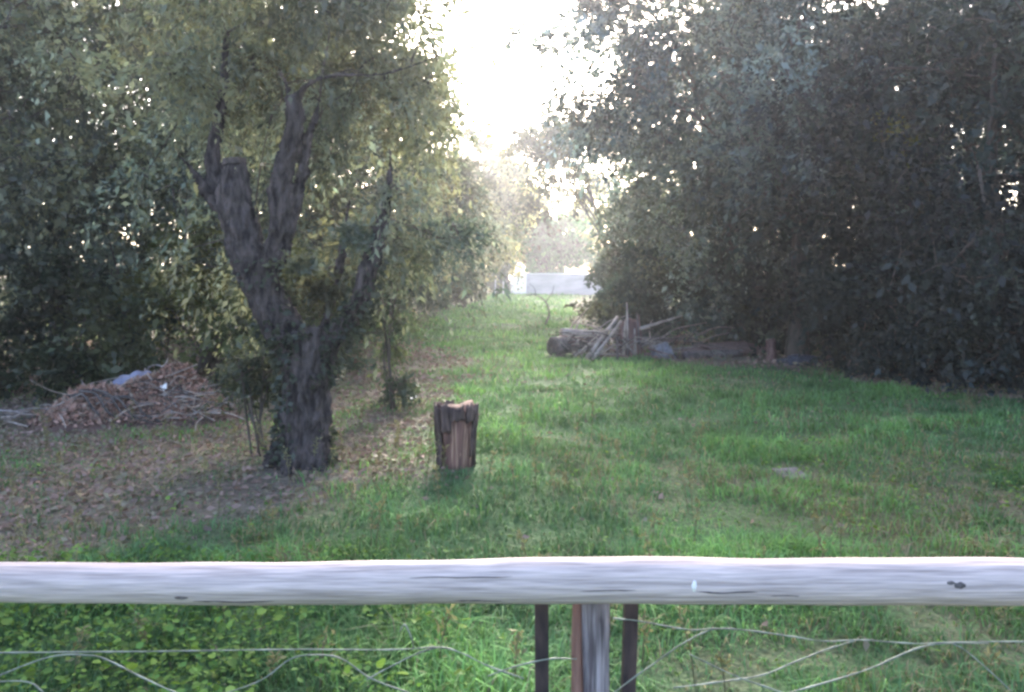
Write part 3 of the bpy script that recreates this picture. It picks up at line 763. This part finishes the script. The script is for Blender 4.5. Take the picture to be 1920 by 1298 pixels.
for k in range(5):     # thicker branches bowed along the foot of the heap
    x0 = -4.62 + .13 * k; y0 = 8.62 + .02 * (k % 3)
    z0 = zpile(x0, y0)
    q = smooth_path([(x0 - .22, y0 + .08, zpile(x0 - .22, y0 + .1) + .06), (x0, y0, z0 + .12 + .01 * k), (x0 + .2, y0 - .1, zpile(x0 + .2, y0 - .1) + .05), (x0 + .50, y0 - .12, gz(x0 + .5, y0 - .12) + .03)], 4)
    t_ = Tubes(); t_.add(q, np.linspace(.017, .008, len(q)), 7, jitter=.2)
    link("bowed_branch", t_.mesh("bowed_branch"), M_stick2, pile)

def drape(name, cx, cy, wx, wy, rot, surf, lift, seed, thick=.004, amp=.03):
    xs = np.linspace(-wx / 2, wx / 2, 22); ys = np.linspace(-wy / 2, wy / 2, 18)
    XX, YY = np.meshgrid(xs, ys)
    XX = XX * (1 + .12 * (vnoise(YY * 7, XX, 1, seed) - .5)); YY = YY * (1 + .2 * (vnoise(XX * 6, YY, 1, seed + 2) - .5))
    c, s = math.cos(rot), math.sin(rot)
    WX = cx + XX * c - YY * s; WY = cy + XX * s + YY * c
    ZZ = surf(WX, WY) + lift + amp * (fbm(WX, WY, 9, seed) - .3) + amp * np.abs(np.sin(XX * 22 + YY * 9))
    idx = np.arange(XX.size).reshape(XX.shape)
    F_ = np.stack([idx[:-1, :-1], idx[:-1, 1:], idx[1:, 1:], idx[1:, :-1]], -1).reshape(-1, 4)
    o = link(name, np_mesh(name, np.stack([WX, WY, ZZ], -1).reshape(-1, 3), F_, smooth=True))
    so_ = o.modifiers.new("thickness", 'SOLIDIFY'); so_.thickness = thick; so_.offset = 1
    return o
M_tarp = ramp_mat("lavender_plastic", (.15, .155, .23), (.24, .245, .32), (7, 7, 7), rough=.5, bump=.2)
surf = lambda x, y: gh(x, y) + heap(x, y)
o = drape("plastic_sheet", -4.30, 9.02, .50, .42, .12, lambda x, y: gh(x, y) + .14 + .36 * sstep(8.75, 9.35, y) * (1 - .25 * ((x + 4.3) / .3) ** 2), .02, 3, amp=.028); o.data.materials.append(M_tarp)
tag(o, "crumpled lavender blue plastic sheet lying on top of the brush pile", "sheet")
o = drape("paper_scrap", -3.86, 8.86, .065, .05, .3, surf, .06, 8, amp=.02); o.data.materials.append(M_chip)
tag(o, "small white paper scrap on the reddish leaves of the brush pile", "scrap")
# the pale end of the pile at the picture's edge
pp = thing("branch_stack", "small stack of pale cut branches at the far left edge", "branches", (-5.25, 8.6, gz(-5.25, 8.6)))
for k in range(11):
    a = np.array([-5.78 + r.uniform(-.05, .12), 8.45 + r.uniform(0, .35), gz(-5.4, 8.5) + .03 + .016 * k])
    link("branch", bent_stick(r, a, r.uniform(.35, .7), r.uniform(-.6, .6), r.uniform(-.15, .2), r.uniform(.008, .02), .03), (M_stick3, M_stick, M_stick2)[k % 3], pp)

# ------------------------------------------------------------------ timber heap on the right
M_logbark = ramp_mat("log_bark", (.05, .042, .045), (.17, .145, .145), (10, 10, 10), bump=.9, bdist=.02)
M_logtop = ramp_mat("bleached_log", (.22, .19, .18), (.42, .38, .36), (5, 18, 18), bump=.5)
M_cut = ramp_mat("cut_wood_dark", (.045, .035, .04), (.12, .09, .09), (20, 20, 20), bump=.4)
M_cutpale = ramp_mat("cut_wood_pale", (.24, .19, .15), (.38, .31, .25), (20, 20, 20), bump=.3)
M_red = ramp_mat("red_rotten_wood", (.075, .04, .04), (.20, .115, .105), (18, 18, 3), bump=.9, bdist=.03)
M_pole = ramp_mat("bare_pole", (.22, .185, .17), (.44, .39, .36), (6, 6, 6), bump=.5)

def log(name, label, a, b, ra, rb, mat, cut, group=None, cat="log"):
    a = np.array(a, float); b = np.array(b, float)
    t = thing(name, label, cat, tuple(a), 0, group)
    q = np.linspace(0, 1, 9)[:, None]
    P = a * (1 - q) + b * q + np.r_[np.zeros((1, 3)), rng.normal(0, .08 * ra, (7, 3)), np.zeros((1, 3))]
    R_ = (ra * (1 - q) + rb * q)[:, 0] * (1 + rng.normal(0, .05, 9))
    tb = Tubes(); tb.add(P, R_, 14, jitter=.12); link("bark", tb.mesh("bark"), mat, t)
    d = unit(b - a)
    for (e, s_, rr) in ((a, -1, R_[0]), (b, 1, R_[-1])):
        tb = Tubes(); tb.add([e + d * s_ * -.01, e + d * s_ * .012], [rr * .88, rr * .84], 14, jitter=.06)
        link("cut_end", tb.mesh("cut_end", False), cut, t)
    return t
GT = "timber in the heap on the right of the lane"
log("fallen_log", "thick fallen log with a dark sawn end at the left of the timber heap", (.82, 15.9, .22), (1.75, 16.6, .24), .20, .18, M_logbark, M_cut, GT)
log("fallen_log", "bleached log lying on top of the thick dark ended log", (1.0, 16.25, .47), (1.95, 16.5, .42), .075, .065, M_logtop, M_cutpale, GT)
log("leaning_pole", "long pale pole leaning left down out of the timber heap", (1.42, 15.3, .02), (2.12, 16.1, .78), .040, .036, M_pole, M_cutpale, GT, "pole")
log("leaning_pole", "second pale pole close beside the long leaning one", (1.53, 15.25, .02), (2.18, 16.0, .70), .032, .03, M_pole, M_cutpale, GT, "pole")
log("leaning_pole", "darker pole crossing behind the two pale leaning poles", (1.20, 15.6, .05), (2.3, 16.3, .55), .042, .035, M_logbark, M_cut, GT, "pole")
log("leaning_pole", "short dark upright stake in front of the timber heap", (1.99, 15.1, -.05), (1.99, 15.15, .46), .026, .024, M_logbark, M_cut, GT, "stake")
log("leaning_pole", "thin pale upright pole rising from the rotten trunk", (2.28, 15.7, .0), (2.26, 15.75, 1.08), .026, .015, M_pole, M_cutpale, GT, "pole")
log("leaning_pole", "pale bare branch sticking out level to the right of the rotten trunk", (2.5, 15.6, .58), (3.38, 15.9, .82), .034, .016, M_pole, M_cutpale, GT, "branch")
log("leaning_pole", "grey pole lying low behind the thin upright pole", (1.7, 16.4, .35), (3.3, 16.5, .30), .05, .04, M_logbark, M_cut, GT, "pole")
rot = thing("rotten_trunk", "broken reddish rotten trunk standing upright in the timber heap", "trunk", (2.35, 15.9, 0))
link("trunk", ring_solid("trunk", [(-.08, .30), (.1, .25), (.3, .22), (.5, .20), (.66, .19), (.72, .16)], seed=9, amp=.09, top_noise=.05), M_red, rot, False)
for k in range(7):
    a_ = -2.6 + k * .33
    t_ = Tubes(); h_ = random.uniform(.5, .95)
    t_.add([(.25 * math.cos(a_), .25 * math.sin(a_), 0), (.215 * math.cos(a_), .215 * math.sin(a_), h_ * .6), (.19 * math.cos(a_), .19 * math.sin(a_), h_)], [.035, .03, .006], 6, jitter=.3)
    link("splinter", t_.mesh("splinter"), (M_red, M_pole, M_logbark)[k % 3], rot, False)
def boulder(name, label, x, y, rx, ry, rz, mat, seed, cat="stone"):
    bm = bmesh.new(); bmesh.ops.create_icosphere(bm, subdivisions=4, radius=1)
    for v in bm.verts:
        f = 1 + .4 * mnoise.noise(v.co * 1.3 + Vector((seed, 0, 0))) + .25 * mnoise.noise(v.co * 3.5 + Vector((0, seed, 0))) + .12 * mnoise.noise(v.co * 8)
        v.co = Vector((v.co.x * rx * f, v.co.y * ry * f, v.co.z * rz * f))
    for f in bm.faces: f.smooth = True
    me = bpy.data.meshes.new(name); bm.to_mesh(me); bm.free()
    return tag(put(link(name, me, mat), x, y, gz(x, y) + rz * .55), label, cat)
M_stone = ramp_mat("grey_stone", (.13, .13, .15), (.27, .27, .30), (9, 9, 9), bump=.5)
M_bag = ramp_mat("dark_bag", (.025, .03, .045), (.06, .07, .10), (9, 9, 9), bump=.5, rough=.5)
M_soil = ramp_mat("red_soil", (.10, .065, .06), (.19, .13, .12), (14, 14, 14), bump=.9)
boulder("grey_stone", "rounded blue grey stone right of the rotten trunk", 2.95, 15.7, .22, .2, .2, M_stone, 3)
boulder("dark_bag", "crumpled blue black bag lying at the foot of the dark right bushes", 5.25, 14.55, .36, .22, .10, M_bag, 8, "bag")
boulder("earth_mound", "low reddish earth mound under the timber heap", 2.5, 15.85, .75, .30, .05, M_soil, 12, "mound")
boulder("earth_mound", "low brown mound of soil under the dark bushes on the right", 4.35, 16.0, .8, .35, .16, M_soil, 15, "mound")
log("stub_post", "short brown broken post standing before the dark bushes on the right", (4.85, 14.9, -.05), (4.82, 14.95, .42), .10, .085, M_red, M_cutpale, None, "post")
log("stub_post", "weathered log lying in the leaves right of the stone", (3.3, 15.4, .08), (4.5, 15.7, .10), .08, .07, M_logbark, M_cut, None, "log")
# a loose coil of pale wire
t_ = Tubes(); a_ = np.linspace(0, 3.6 * math.pi, 50)
t_.add(np.c_[3.85 + .12 * np.cos(a_), 14.9 + .10 * np.sin(a_), .05 + .02 * a_ * np.abs(np.sin(a_ * .5 + .6))], .005, 5)
tag(link("wire_coil", t_.mesh("wire_coil"), M_wire), "small loose coil of pale wire on the ground before the bushes", "wire")
# scrap of diamond mesh at the foot of the leaning poles
cm = thing("mesh_scrap", "little scrap of diamond wire mesh at the foot of the leaning poles", "wire mesh", (1.42, 15.05, gz(1.42, 15.05)))
for k in range(5):
    for s_ in (-1, 1):
        x0 = -.22 + k * .11
        t_ = Tubes(); zig = np.linspace(0, 1, 5)
        t_.add(np.c_[x0 + s_ * .16 * (zig - .5), .02 * np.sin(zig * 6) + .004 * s_, .02 + .26 * zig], .005, 4)
        link("wire", t_.mesh("wire"), M_wire, cm, False)
# arched dead branch over the lane's right edge
t_ = Tubes()
q = smooth_path([(1.0, 25.2, -.05), (1.18, 25.3, .45), (1.02, 25.4, .85), (.70, 25.5, 1.02), (.42, 25.5, .98)], 5)
t_.add(q, np.linspace(.034, .012, len(q)), 7, jitter=.25)
t_.add(smooth_path([q[9], q[9] + np.array([.2, .05, .28]), q[9] + np.array([.28, .1, .55])], 3), np.linspace(.018, .006, 7), 5)
t_.add(smooth_path([q[14], q[14] + np.array([-.05, .05, .22]), q[14] + np.array([-.2, .1, .36])], 3), np.linspace(.014, .005, 7), 5)
tag(link("arched_branch", t_.mesh("arched_branch"), M_logbark), "dark dead branch arching over the lane left of the hazy shrubs", "branch")

# dead twigs and cut brush tangled round the timber heap
r = np.random.default_rng(91)
hb = thing("cut_brush", "tangle of cut dead twigs heaped among the timber", "brush", (2.2, 16.1, 0))
for k in range(96):
    x, y = r.uniform(1.0, 3.7), r.uniform(15.3, 16.5)
    link("twig", bent_stick(r, np.array([x, y, r.uniform(.05, .42)]), r.uniform(.4, 1.1), r.uniform(0, 6.28), r.uniform(-.3, .6), r.uniform(.010, .024), .08, 5), (M_stick, M_stick2, M_red, M_stick2, M_stick3, M_stick)[k % 6], hb)

# ------------------------------------------------------------------ grass, weeds, litter
def grass(name, label, bands, hmul=1.0):
    Vs, F4s, F3s, Cs = [], [], [], []; base = 0
    for (y0, y1, dens, h, wd) in bands:
        x, y = scatter(y0, y1, dens)
        gr = greenness(x, y); dr_ = dryness(x, y)
        tuft = fbm(x, y, 3.2, 41); big = fbm(x, y, .9, 44)
        keep = rng.random(len(x)) < (0.30 + .5 * sstep(.42, .6, fbm(x, y, 1.5, 83)) + .7 * gr) * (1 - .35 * dr_) * (.55 + .45 * sstep(.25, .55, tuft + .12))
        for (bx, by_, br) in BARE: keep &= (x - bx) ** 2 + (y - by_) ** 2 > br ** 2
        x, y, gr, dr_, tuft, big = (a[keep] for a in (x, y, gr, dr_, tuft, big))
        n_ = len(x); z = gh(x, y)
        hh = h * rng.uniform(.4, 1.3, n_) * (.42 + 1.35 * sstep(.2, .8, tuft) * (.4 + 1.3 * big)) * (.62 + .38 * gr) * (1 - .25 * dr_)
        th = rng.uniform(0, 2 * np.pi, n_); ln = rng.uniform(.3, 1.5, n_) * hh
        dx, dy = np.cos(th), np.sin(th)
        sx, sy = -np.sin(th + rng.normal(0, .5, n_)), np.cos(th)
        w2 = wd * rng.uniform(.6, 1.3, n_) * .5
        B = np.c_[x, y, z - .01]; S = np.c_[sx * w2, sy * w2, np.zeros(n_)]
        Mi = B + np.c_[dx * ln * .35, dy * ln * .35, hh * .62]
        T = B + np.c_[dx * ln, dy * ln, hh * (1 - .38 * ln / np.maximum(hh, .01))]
        V = np.stack([B - S, B + S, Mi + S * .75, Mi - S * .75, T], 1).reshape(-1, 3)
        i0 = base + np.arange(n_)[:, None] * 5
        F4s.append(i0 + np.array([[0, 1, 2, 3]])); F3s.append(i0 + np.array([[3, 2, 4]]))
        base += n_ * 5
        green = np.array([.088, .180, .076]); lush = np.array([.150, .300, .092]); straw = np.array([.215, .19, .12])
        m_ = np.clip((big - .38) * 2.6 + rng.normal(0, .2, n_), 0, 1)[:, None]
        c = green * (1 - m_) + lush * m_
        isdry = (rng.random(n_) < .035 + .45 * dr_ + .30 * (1 - gr))[:, None]
        c = np.where(isdry, straw, c) * rng.uniform(.6, 1.4, (n_, 1)) * (.55 + 1.0 * fbm(x, y, 1.7, 47))[:, None]
        Vs.append(V); Cs.append(np.repeat(c, 5, axis=0))
    o = link(name, np_mesh(name, np.concatenate(Vs), np.concatenate(F4s), np.concatenate(F3s), col=np.concatenate(Cs)), M_grass)
    o['kind'] = 'stuff'; o['label'] = label; o['category'] = 'grass'
    return o
grass("grass", "uneven green grass of the lane and lawn, straw coloured in places",
      [(2.4, 4.6, 3200, .098, .007), (4.6, 7.5, 1800, .088, .0085), (7.5, 12, 900, .088, .012), (12, 20, 380, .095, .016), (20, 36, 140, .12, .026), (36, 72, 40, .15, .045)])

# broad leaved weeds, thick just past the fence on the left
x, y = scatter(2.6, 9.0, 520)
wl = sstep(.6, -.6, x) * sstep(4.7, 3.7, y)
wr = .22 * sstep(1.6, 2.8, x) * sstep(8.5, 6, y)
keep = rng.random(len(x)) < np.clip(wl * .8 + wr * .5 + .012, 0, 1) * sstep(.36, .56, fbm(x, y, 2.4, 61) + .1 * wl)
x, y, wl = x[keep], y[keep], wl[keep]
k_ = 7
n_ = len(x)
P = np.repeat(np.c_[x, y, gh(x, y)], k_, axis=0)
hh = rng.uniform(.02, .20, n_ * k_) * np.repeat(.5 + .5 * wl, k_)
P = P + np.c_[rng.normal(0, .035, (n_ * k_, 2)), hh]
D = np.c_[rng.normal(size=(n_ * k_, 2)), rng.normal(.15, .3, n_ * k_)]
weed = np.array([.130, .225, .050]) * rng.uniform(.45, 1.4, (n_ * k_, 1)) * (1 + rng.normal(0, .12, (n_ * k_, 1)) * np.array([1, .2, -.4]))
Lw = np.clip(rng.lognormal(-3.85, .4, n_ * k_), .008, .05)
V, F_, Cc = round_leaf_arrays(P, D, Lw, Lw * .8, np.clip(weed, .01, .5), rng)
o = link("weeds", np_mesh("weeds", V, F_, col=Cc), M_grass); o['kind'] = 'stuff'
o['label'] = "bright broad leaved weeds crowding behind the fence at lower left"; o['category'] = 'weeds'

# fallen leaves
x, y = scatter(2.6, 13.5, 560)
x2, y2 = scatter(13.5, 19, 90)
x, y = np.r_[x, x2], np.r_[y, y2]
gr = greenness(x, y)
keep = rng.random(len(x)) < (.02 + .9 * (1 - gr)) * (.35 + fbm(x, y, 1.6, 71))
x, y = x[keep], y[keep]; n_ = len(x)
D = np.c_[rng.normal(size=(n_, 2)), rng.normal(.0, .25, n_)]
lc = np.where((rng.random(n_) < .6)[:, None], np.array([.25, .175, .145]), np.array([.21, .185, .125])) * rng.uniform(.7, 1.3, (n_, 1))
Lw = rng.uniform(.03, .075, n_) * (1 + .6 * (y > 12))
V, F_, Cc = leaf_arrays(np.c_[x, y, gh(x, y) + rng.uniform(.006, .03, n_) * (1 + 2 * (y > 13.5))], D, Lw, Lw * .55, lc, rng, .2)
o = link("fallen_leaves", np_mesh("fallen_leaves", V, F_, col=Cc), M_litter); o['kind'] = 'stuff'
o['label'] = "brown fallen leaves covering the ground on the left"; o['category'] = 'leaves'

# tall seeding stems here and there
def stems(name, label, spots, hcol, seed):
    r = np.random.default_rng(seed); tb = Tubes(); P = []
    for (x, y, h) in spots:
        z = gz(x, y); l = r.normal(0, .12, 2) * h
        q = smooth_path([(x, y, z - .01), (x + l[0] * .4, y + l[1] * .4, z + h * .6), (x + l[0], y + l[1], z + h)], 3)
        tb.add(q, np.linspace(.004, .002, len(q)), 3, cap=False)
        for c in q[3:]:
            P.append(np.c_[np.repeat(c[None], 6, 0) + r.normal(0, .01, (6, 3))])
    P = np.concatenate(P)
    V, F_, Cc = leaf_arrays(P, r.normal(size=P.shape) + np.array([0, 0, .6]), r.uniform(.02, .05, len(P)), r.uniform(.008, .016, len(P)), np.array(hcol) * r.uniform(.6, 1.3, (len(P), 1)), r)
    me = tb.mesh(name); nv = len(me.vertices)
    co = np.empty(nv * 3, dtype=np.float32); me.vertices.foreach_get("co", co)
    F0 = np.array([list(p_.vertices) for p_ in me.polygons])
    bpy.data.meshes.remove(me)
    o = link(name, np_mesh(name, np.vstack([co.reshape(-1, 3), V]), np.vstack([F0, F_ + nv]), col=np.vstack([np.tile(np.array([[.17, .16, .09]]), (nv, 1)), Cc])), M_grass)
    o['kind'] = 'stuff'; o['label'] = label; o['category'] = 'weeds'
    return o
r = np.random.default_rng(17)
stems("tall_weeds", "thin straw coloured weed stalks standing above the grass",
      [(r.uniform(-.66, .66) * yy, yy, r.uniform(.14, .34)) for yy in r.uniform(3.0, 9.5, 150)], (.21, .20, .11), 18)

# ------------------------------------------------------------------ small things on the ground
M_dull = ramp_mat("dull_plastic", (.30, .29, .28), (.45, .44, .42), (40, 40, 40), bump=.2)
M_slab = ramp_mat("grey_slab", (.08, .072, .076), (.15, .138, .145), (10, 10, 10), bump=.5)
sl = box_mesh("stone_slab", .24, .30, .06, .015, 2)
for v in sl.vertices: v.co.x += .03 * math.sin(v.co.y * 19); v.co.y += .02 * math.sin(v.co.x * 23)
o = put(link("stone_slab", sl, M_slab), 2.28, 6.55, gz(2.28, 6.55) - .022, .2); o.rotation_euler = (.05, .03, .2)
tag(o, "flat grey stone slab half sunk in the lawn on the right", "slab")
for k, (x, y, s_, lab) in enumerate([(-1.25, 9.95, .09, "white litter scrap on the ground at the foot of the hanging sapling")]):
    o = drape("litter_scrap", x, y, s_ * 1.5, s_, .5 * k, gh, .07 if k == 0 else .04, 20 + k, amp=.03); o.data.materials.append(M_chip if k == 0 else M_dull)
    tag(o, lab, "litter")

# ------------------------------------------------------------------ the fence in front
fence = thing("rail_fence", "weathered round rail fence with post, iron stakes and loose wire mesh in the foreground", "fence", (0.14, 2.02, 0))
FY = 1.92
xs = np.linspace(-3.6, 3.6, 145)
zt = np.interp(xs, [-3.6, -1.22, -.6, 0, .3, .6, 1.0, 1.22, 3.6], [.890, .867, .863, .871, .873, .868, .868, .867, .845])
R_ = np.interp(xs, [-3.6, -1.22, -.5, .2, 1.22, 3.6], [.045, .0465, .048, .0525, .0535, .055]) * (1 + .02 * np.sin(xs * 7.3) + .015 * np.sin(xs * 17 + 1))
k = 32; th = np.arange(k) / k * 2 * np.pi
V = []
for i, x in enumerate(xs):
    rr = R_[i] * (1 + np.array([.05 * mnoise.noise(Vector((x * 1.1, math.cos(t) * 1.6, math.sin(t) * 1.6))) + .02 * mnoise.noise(Vector((x * 2.5, math.cos(t) * 7, math.sin(t) * 7))) for t in th]))
    V.append(np.c_[np.full(k, x), FY + np.cos(th) * rr, zt[i] + np.sin(th) * rr])
V = np.concatenate(V)
F4 = [(i * k + j, (i + 1) * k + j, (i + 1) * k + (j + 1) % k, i * k + (j + 1) % k) for i in range(len(xs) - 1) for j in range(k)]
V = np.vstack([V, [[xs[0], FY, zt[0]], [xs[-1], FY, zt[-1]]]])
F3 = [(len(V) - 2, j, (j + 1) % k) for j in range(k)] + [(len(V) - 1, (len(xs) - 1) * k + (j + 1) % k, (len(xs) - 1) * k + j) for j in range(k)]
rail = link("rail", np_mesh("rail", V, np.array(F4), np.array(F3), smooth=True), M_rail, fence)
rail['label'] = "thick pale weathered round rail"
def on_rail(x, ang, lift=0.0):
    """point on the rail's face; ang 0 = facing the camera, + = up"""
    z = float(np.interp(x, xs, zt)); ra = float(np.interp(x, xs, R_)) + lift
    return np.array([x, FY - math.cos(ang) * ra, z + math.sin(ang) * ra])
def rail_crack(x0, x1, ang, wid, nm="crack"):
    q = np.array([on_rail(x, ang + .025 * math.sin(x * 23) + .015 * math.sin(x * 61), -wid * .35) for x in np.linspace(x0, x1, 12)])
    t_ = Tubes(); t_.add(q, wid * np.r_[.2, .6, np.ones(8), .6, .2], 6, jitter=.4)
    return link(nm, t_.mesh(nm), M_crack, rail)
for (x0, x1, ang, wid) in [(.16, .29, -.1, .0013), (.43, .58, -.14, .0022), (.60, .68, -.32, .0015), (-.24, .0, .52, .0012), (-.75, -.56, -.62, .002), (-.14, -.02, -.72, .0024), (-1.1, -.98, .3, .001)]:
    rail_crack(x0, x1, ang, wid)
def knot(x, ang, sx, sz):
    c = on_rail(x, ang, -.001)
    bm = bmesh.new(); bmesh.ops.create_uvsphere(bm, u_segments=14, v_segments=8, radius=1)
    for v in bm.verts:
        f = 1 + .3 * mnoise.noise(v.co * 2 + Vector((x * 9, 0, 0)))
        v.co = Vector((v.co.x * sx * f, v.co.y * .004, v.co.z * sz * f))
    bmesh.ops.rotate(bm, cent=(0, 0, 0), matrix=Matrix.Rotation(-ang, 3, 'X'), verts=bm.verts)
    bmesh.ops.translate(bm, vec=c, verts=bm.verts)
    me = bpy.data.meshes.new("knot"); bm.to_mesh(me); bm.free()
    link("knot", me, M_crack, rail)
knot(1.045, .20, .017, .008); knot(-.775, -.38, .016, .004); knot(1.025, .3, .012, .005)
c = on_rail(.425, .12, -.002)
t_ = Tubes(); t_.add([c + np.array([0, 0, -.013]), c, c + np.array([.002, 0, .012])], [.004, .007, .003], 7)
o = link("wood_chip", t_.mesh("wood_chip"), M_chip, rail); o['label'] = "bright white chip on the rail"

def post_mesh(cx, cy, r0, r1, z0, z1, seed, squash=.9):
    rr = np.random.default_rng(seed); k = 22; th = np.arange(k) / k * 2 * np.pi; zz = np.linspace(z0, z1, 14); V = []
    gro = 1 + .05 * np.sin(5 * th + seed) + .04 * np.sin(9 * th + 2) + .03 * np.sin(14 * th)
    for z in zz:
        ra = np.interp(z, [z0, z1], [r0, r1]) * gro * (1 + .012 * rr.normal(size=k))
        V.append(np.c_[cx + np.cos(th) * ra, cy + np.sin(th) * ra * squash, np.full(k, z)])
    V = np.concatenate(V); m_ = len(zz)
    F4 = [(i * k + j, i * k + (j + 1) % k, (i + 1) * k + (j + 1) % k, (i + 1) * k + j) for i in range(m_ - 1) for j in range(k)]
    V = np.vstack([V, [[cx, cy, z0], [cx, cy, z1]]])
    F3 = [(m_ * k, (j + 1) % k, j) for j in range(k)] + [(m_ * k + 1, (m_ - 1) * k + j, (m_ - 1) * k + (j + 1) % k) for j in range(k)]
    return np_mesh("post", V, np.array(F4), np.array(F3), smooth=True)
post = link("post", post_mesh(.202, 2.03, .046, .043, -.15, .86, 3), M_post, fence)
t_ = Tubes(); q = np.array([(.168 - .001 * i, 2.001, -.1 + i * .158) for i in range(7)]); t_.add(q, [.017, .019, .018, .016, .015, .014, .011], 7, jitter=.3)
o = link("split_edge", t_.mesh("split_edge"), M_postred, post); o['label'] = "reddish split edge of the post"
for xx in (-2.55, 2.95):
    link("post", post_mesh(xx, 2.03, .046, .043, -.15, .86, int(xx * 10) + 40), M_post, fence)
def angle_iron(x0, x1, y_, z0, z1, w_=.034, t=.006):
    """L-section stake leaning from x0 at the foot to x1 at the top"""
    sec = [(-w_ / 2, 0), (w_ / 2, 0), (w_ / 2, t), (-w_ / 2 + t, t), (-w_ / 2 + t, w_), (-w_ / 2, w_)]
    V = [(x0 + a, y_ + b, z0) for a, b in sec] + [(x1 + a, y_ + b, z1) for a, b in sec]
    bm = bmesh.new(); vs = [bm.verts.new(v) for v in V]
    for i in range(6): bm.faces.new((vs[i], vs[(i + 1) % 6], vs[6 + (i + 1) % 6], vs[6 + i]))
    bm.faces.new(vs[:6][::-1]); bm.faces.new(vs[6:])
    bmesh.ops.recalc_face_normals(bm, faces=bm.faces[:])
    bmesh.ops.bevel(bm, geom=bm.edges[:], offset=.001, segments=1, affect='EDGES')
    me = bpy.data.meshes.new("stake"); bm.to_mesh(me); bm.free()
    return link("stake", me, M_rust, fence)
angle_iron(.078, .074, 2.0, -.2, .86); angle_iron(.272, .303, 2.015, -.2, .80)

# loose wire mesh: rows of (x, z) in the plane of the fence
WY = 1.985
WIRES = [
 [(-1.6, .665), (-1.15, .67), (-.9, .672), (-.55, .675), (-.3, .678), (-.18, .680), (-.12, .665), (-.06, .632), (.03, .60)],
 [(-1.30, .60), (-1.15, .655), (-1.05, .662), (-1.0, .65), (-.92, .60), (-.82, .56)],
 [(-.72, .56), (-.62, .60), (-.55, .648), (-.48, .660), (-.42, .65), (-.35, .605), (-.24, .56)],
 [(-.36, .60), (-.31, .625), (-.23, .668), (-.18, .680)],
 [(-.06, .61), (.0, .628), (.09, .650), (.16, .655)],
 [(-.28, .715), (-.265, .735), (-.245, .690), (-.25, .668)],
 [(.25, .752), (.32, .744), (.44, .722), (.50, .726), (.58, .724), (.70, .706), (.78, .695), (.87, .698), (1.0, .690), (1.15, .692), (1.5, .69)],
 [(.22, .54), (.30, .605), (.36, .64), (.42, .690), (.49, .722), (.55, .727)],
 [(.40, .58), (.52, .592), (.62, .610), (.70, .640), (.78, .675), (.86, .700)],
 [(.44, .665), (.52, .625), (.58, .60), (.70, .56)],
 [(.66, .56), (.80, .60), (.90, .632), (1.0, .672), (1.07, .690), (1.18, .692)],
 [(1.09, .692), (1.13, .668), (1.18, .625), (1.24, .57)],
 [(-1.6, .60), (-1.42, .58), (-1.22, .595), (-1.16, .57)],
]
for row in range(3):       # the lower rows of the mesh, out of the picture down to the ground
    z_ = .46 - row * .16
    for s_ in (-1, 1):
        WIRES.append([(-1.6 + i * .16, z_ + s_ * .05 * (1 if (i + row) % 2 else -1) + .012 * math.sin(i * 2.3 + row)) for i in range(20)])
r = np.random.default_rng(8)
for w_ in WIRES:
    q = smooth_path(np.array([(a, WY + r.normal(0, .004), b_) for a, b_ in w_]), 5)
    t_ = Tubes(); t_.add(q, .0018 * (1 + .2 * r.normal(size=len(q))), 6)
    link("wire", t_.mesh("wire"), M_wire, fence)

# ------------------------------------------------------------------ the hazy air
bm = bmesh.new(); bmesh.ops.create_cube(bm, size=1.0)
bmesh.ops.scale(bm, vec=(760, 760, 18.5), verts=bm.verts)
bmesh.ops.translate(bm, vec=(0, 0, -1.5 + 18.5 / 2), verts=bm.verts)
me = bpy.data.meshes.new("haze"); bm.to_mesh(me); bm.free()
m, n, out = new_mat("evening_haze")
pv = n.nodes.new("ShaderNodeVolumePrincipled")
pv.inputs["Color"].default_value = (0.90, 0.92, 1.0, 1)
pv.inputs["Density"].default_value = 0.0014
pv.inputs["Anisotropy"].default_value = 0.66
n.links.new(pv.outputs[0], out.inputs["Volume"])
hz = link("haze", me, m); hz['kind'] = 'stuff'
hz['label'] = "pale hazy air down the lane"; hz['category'] = 'haze'
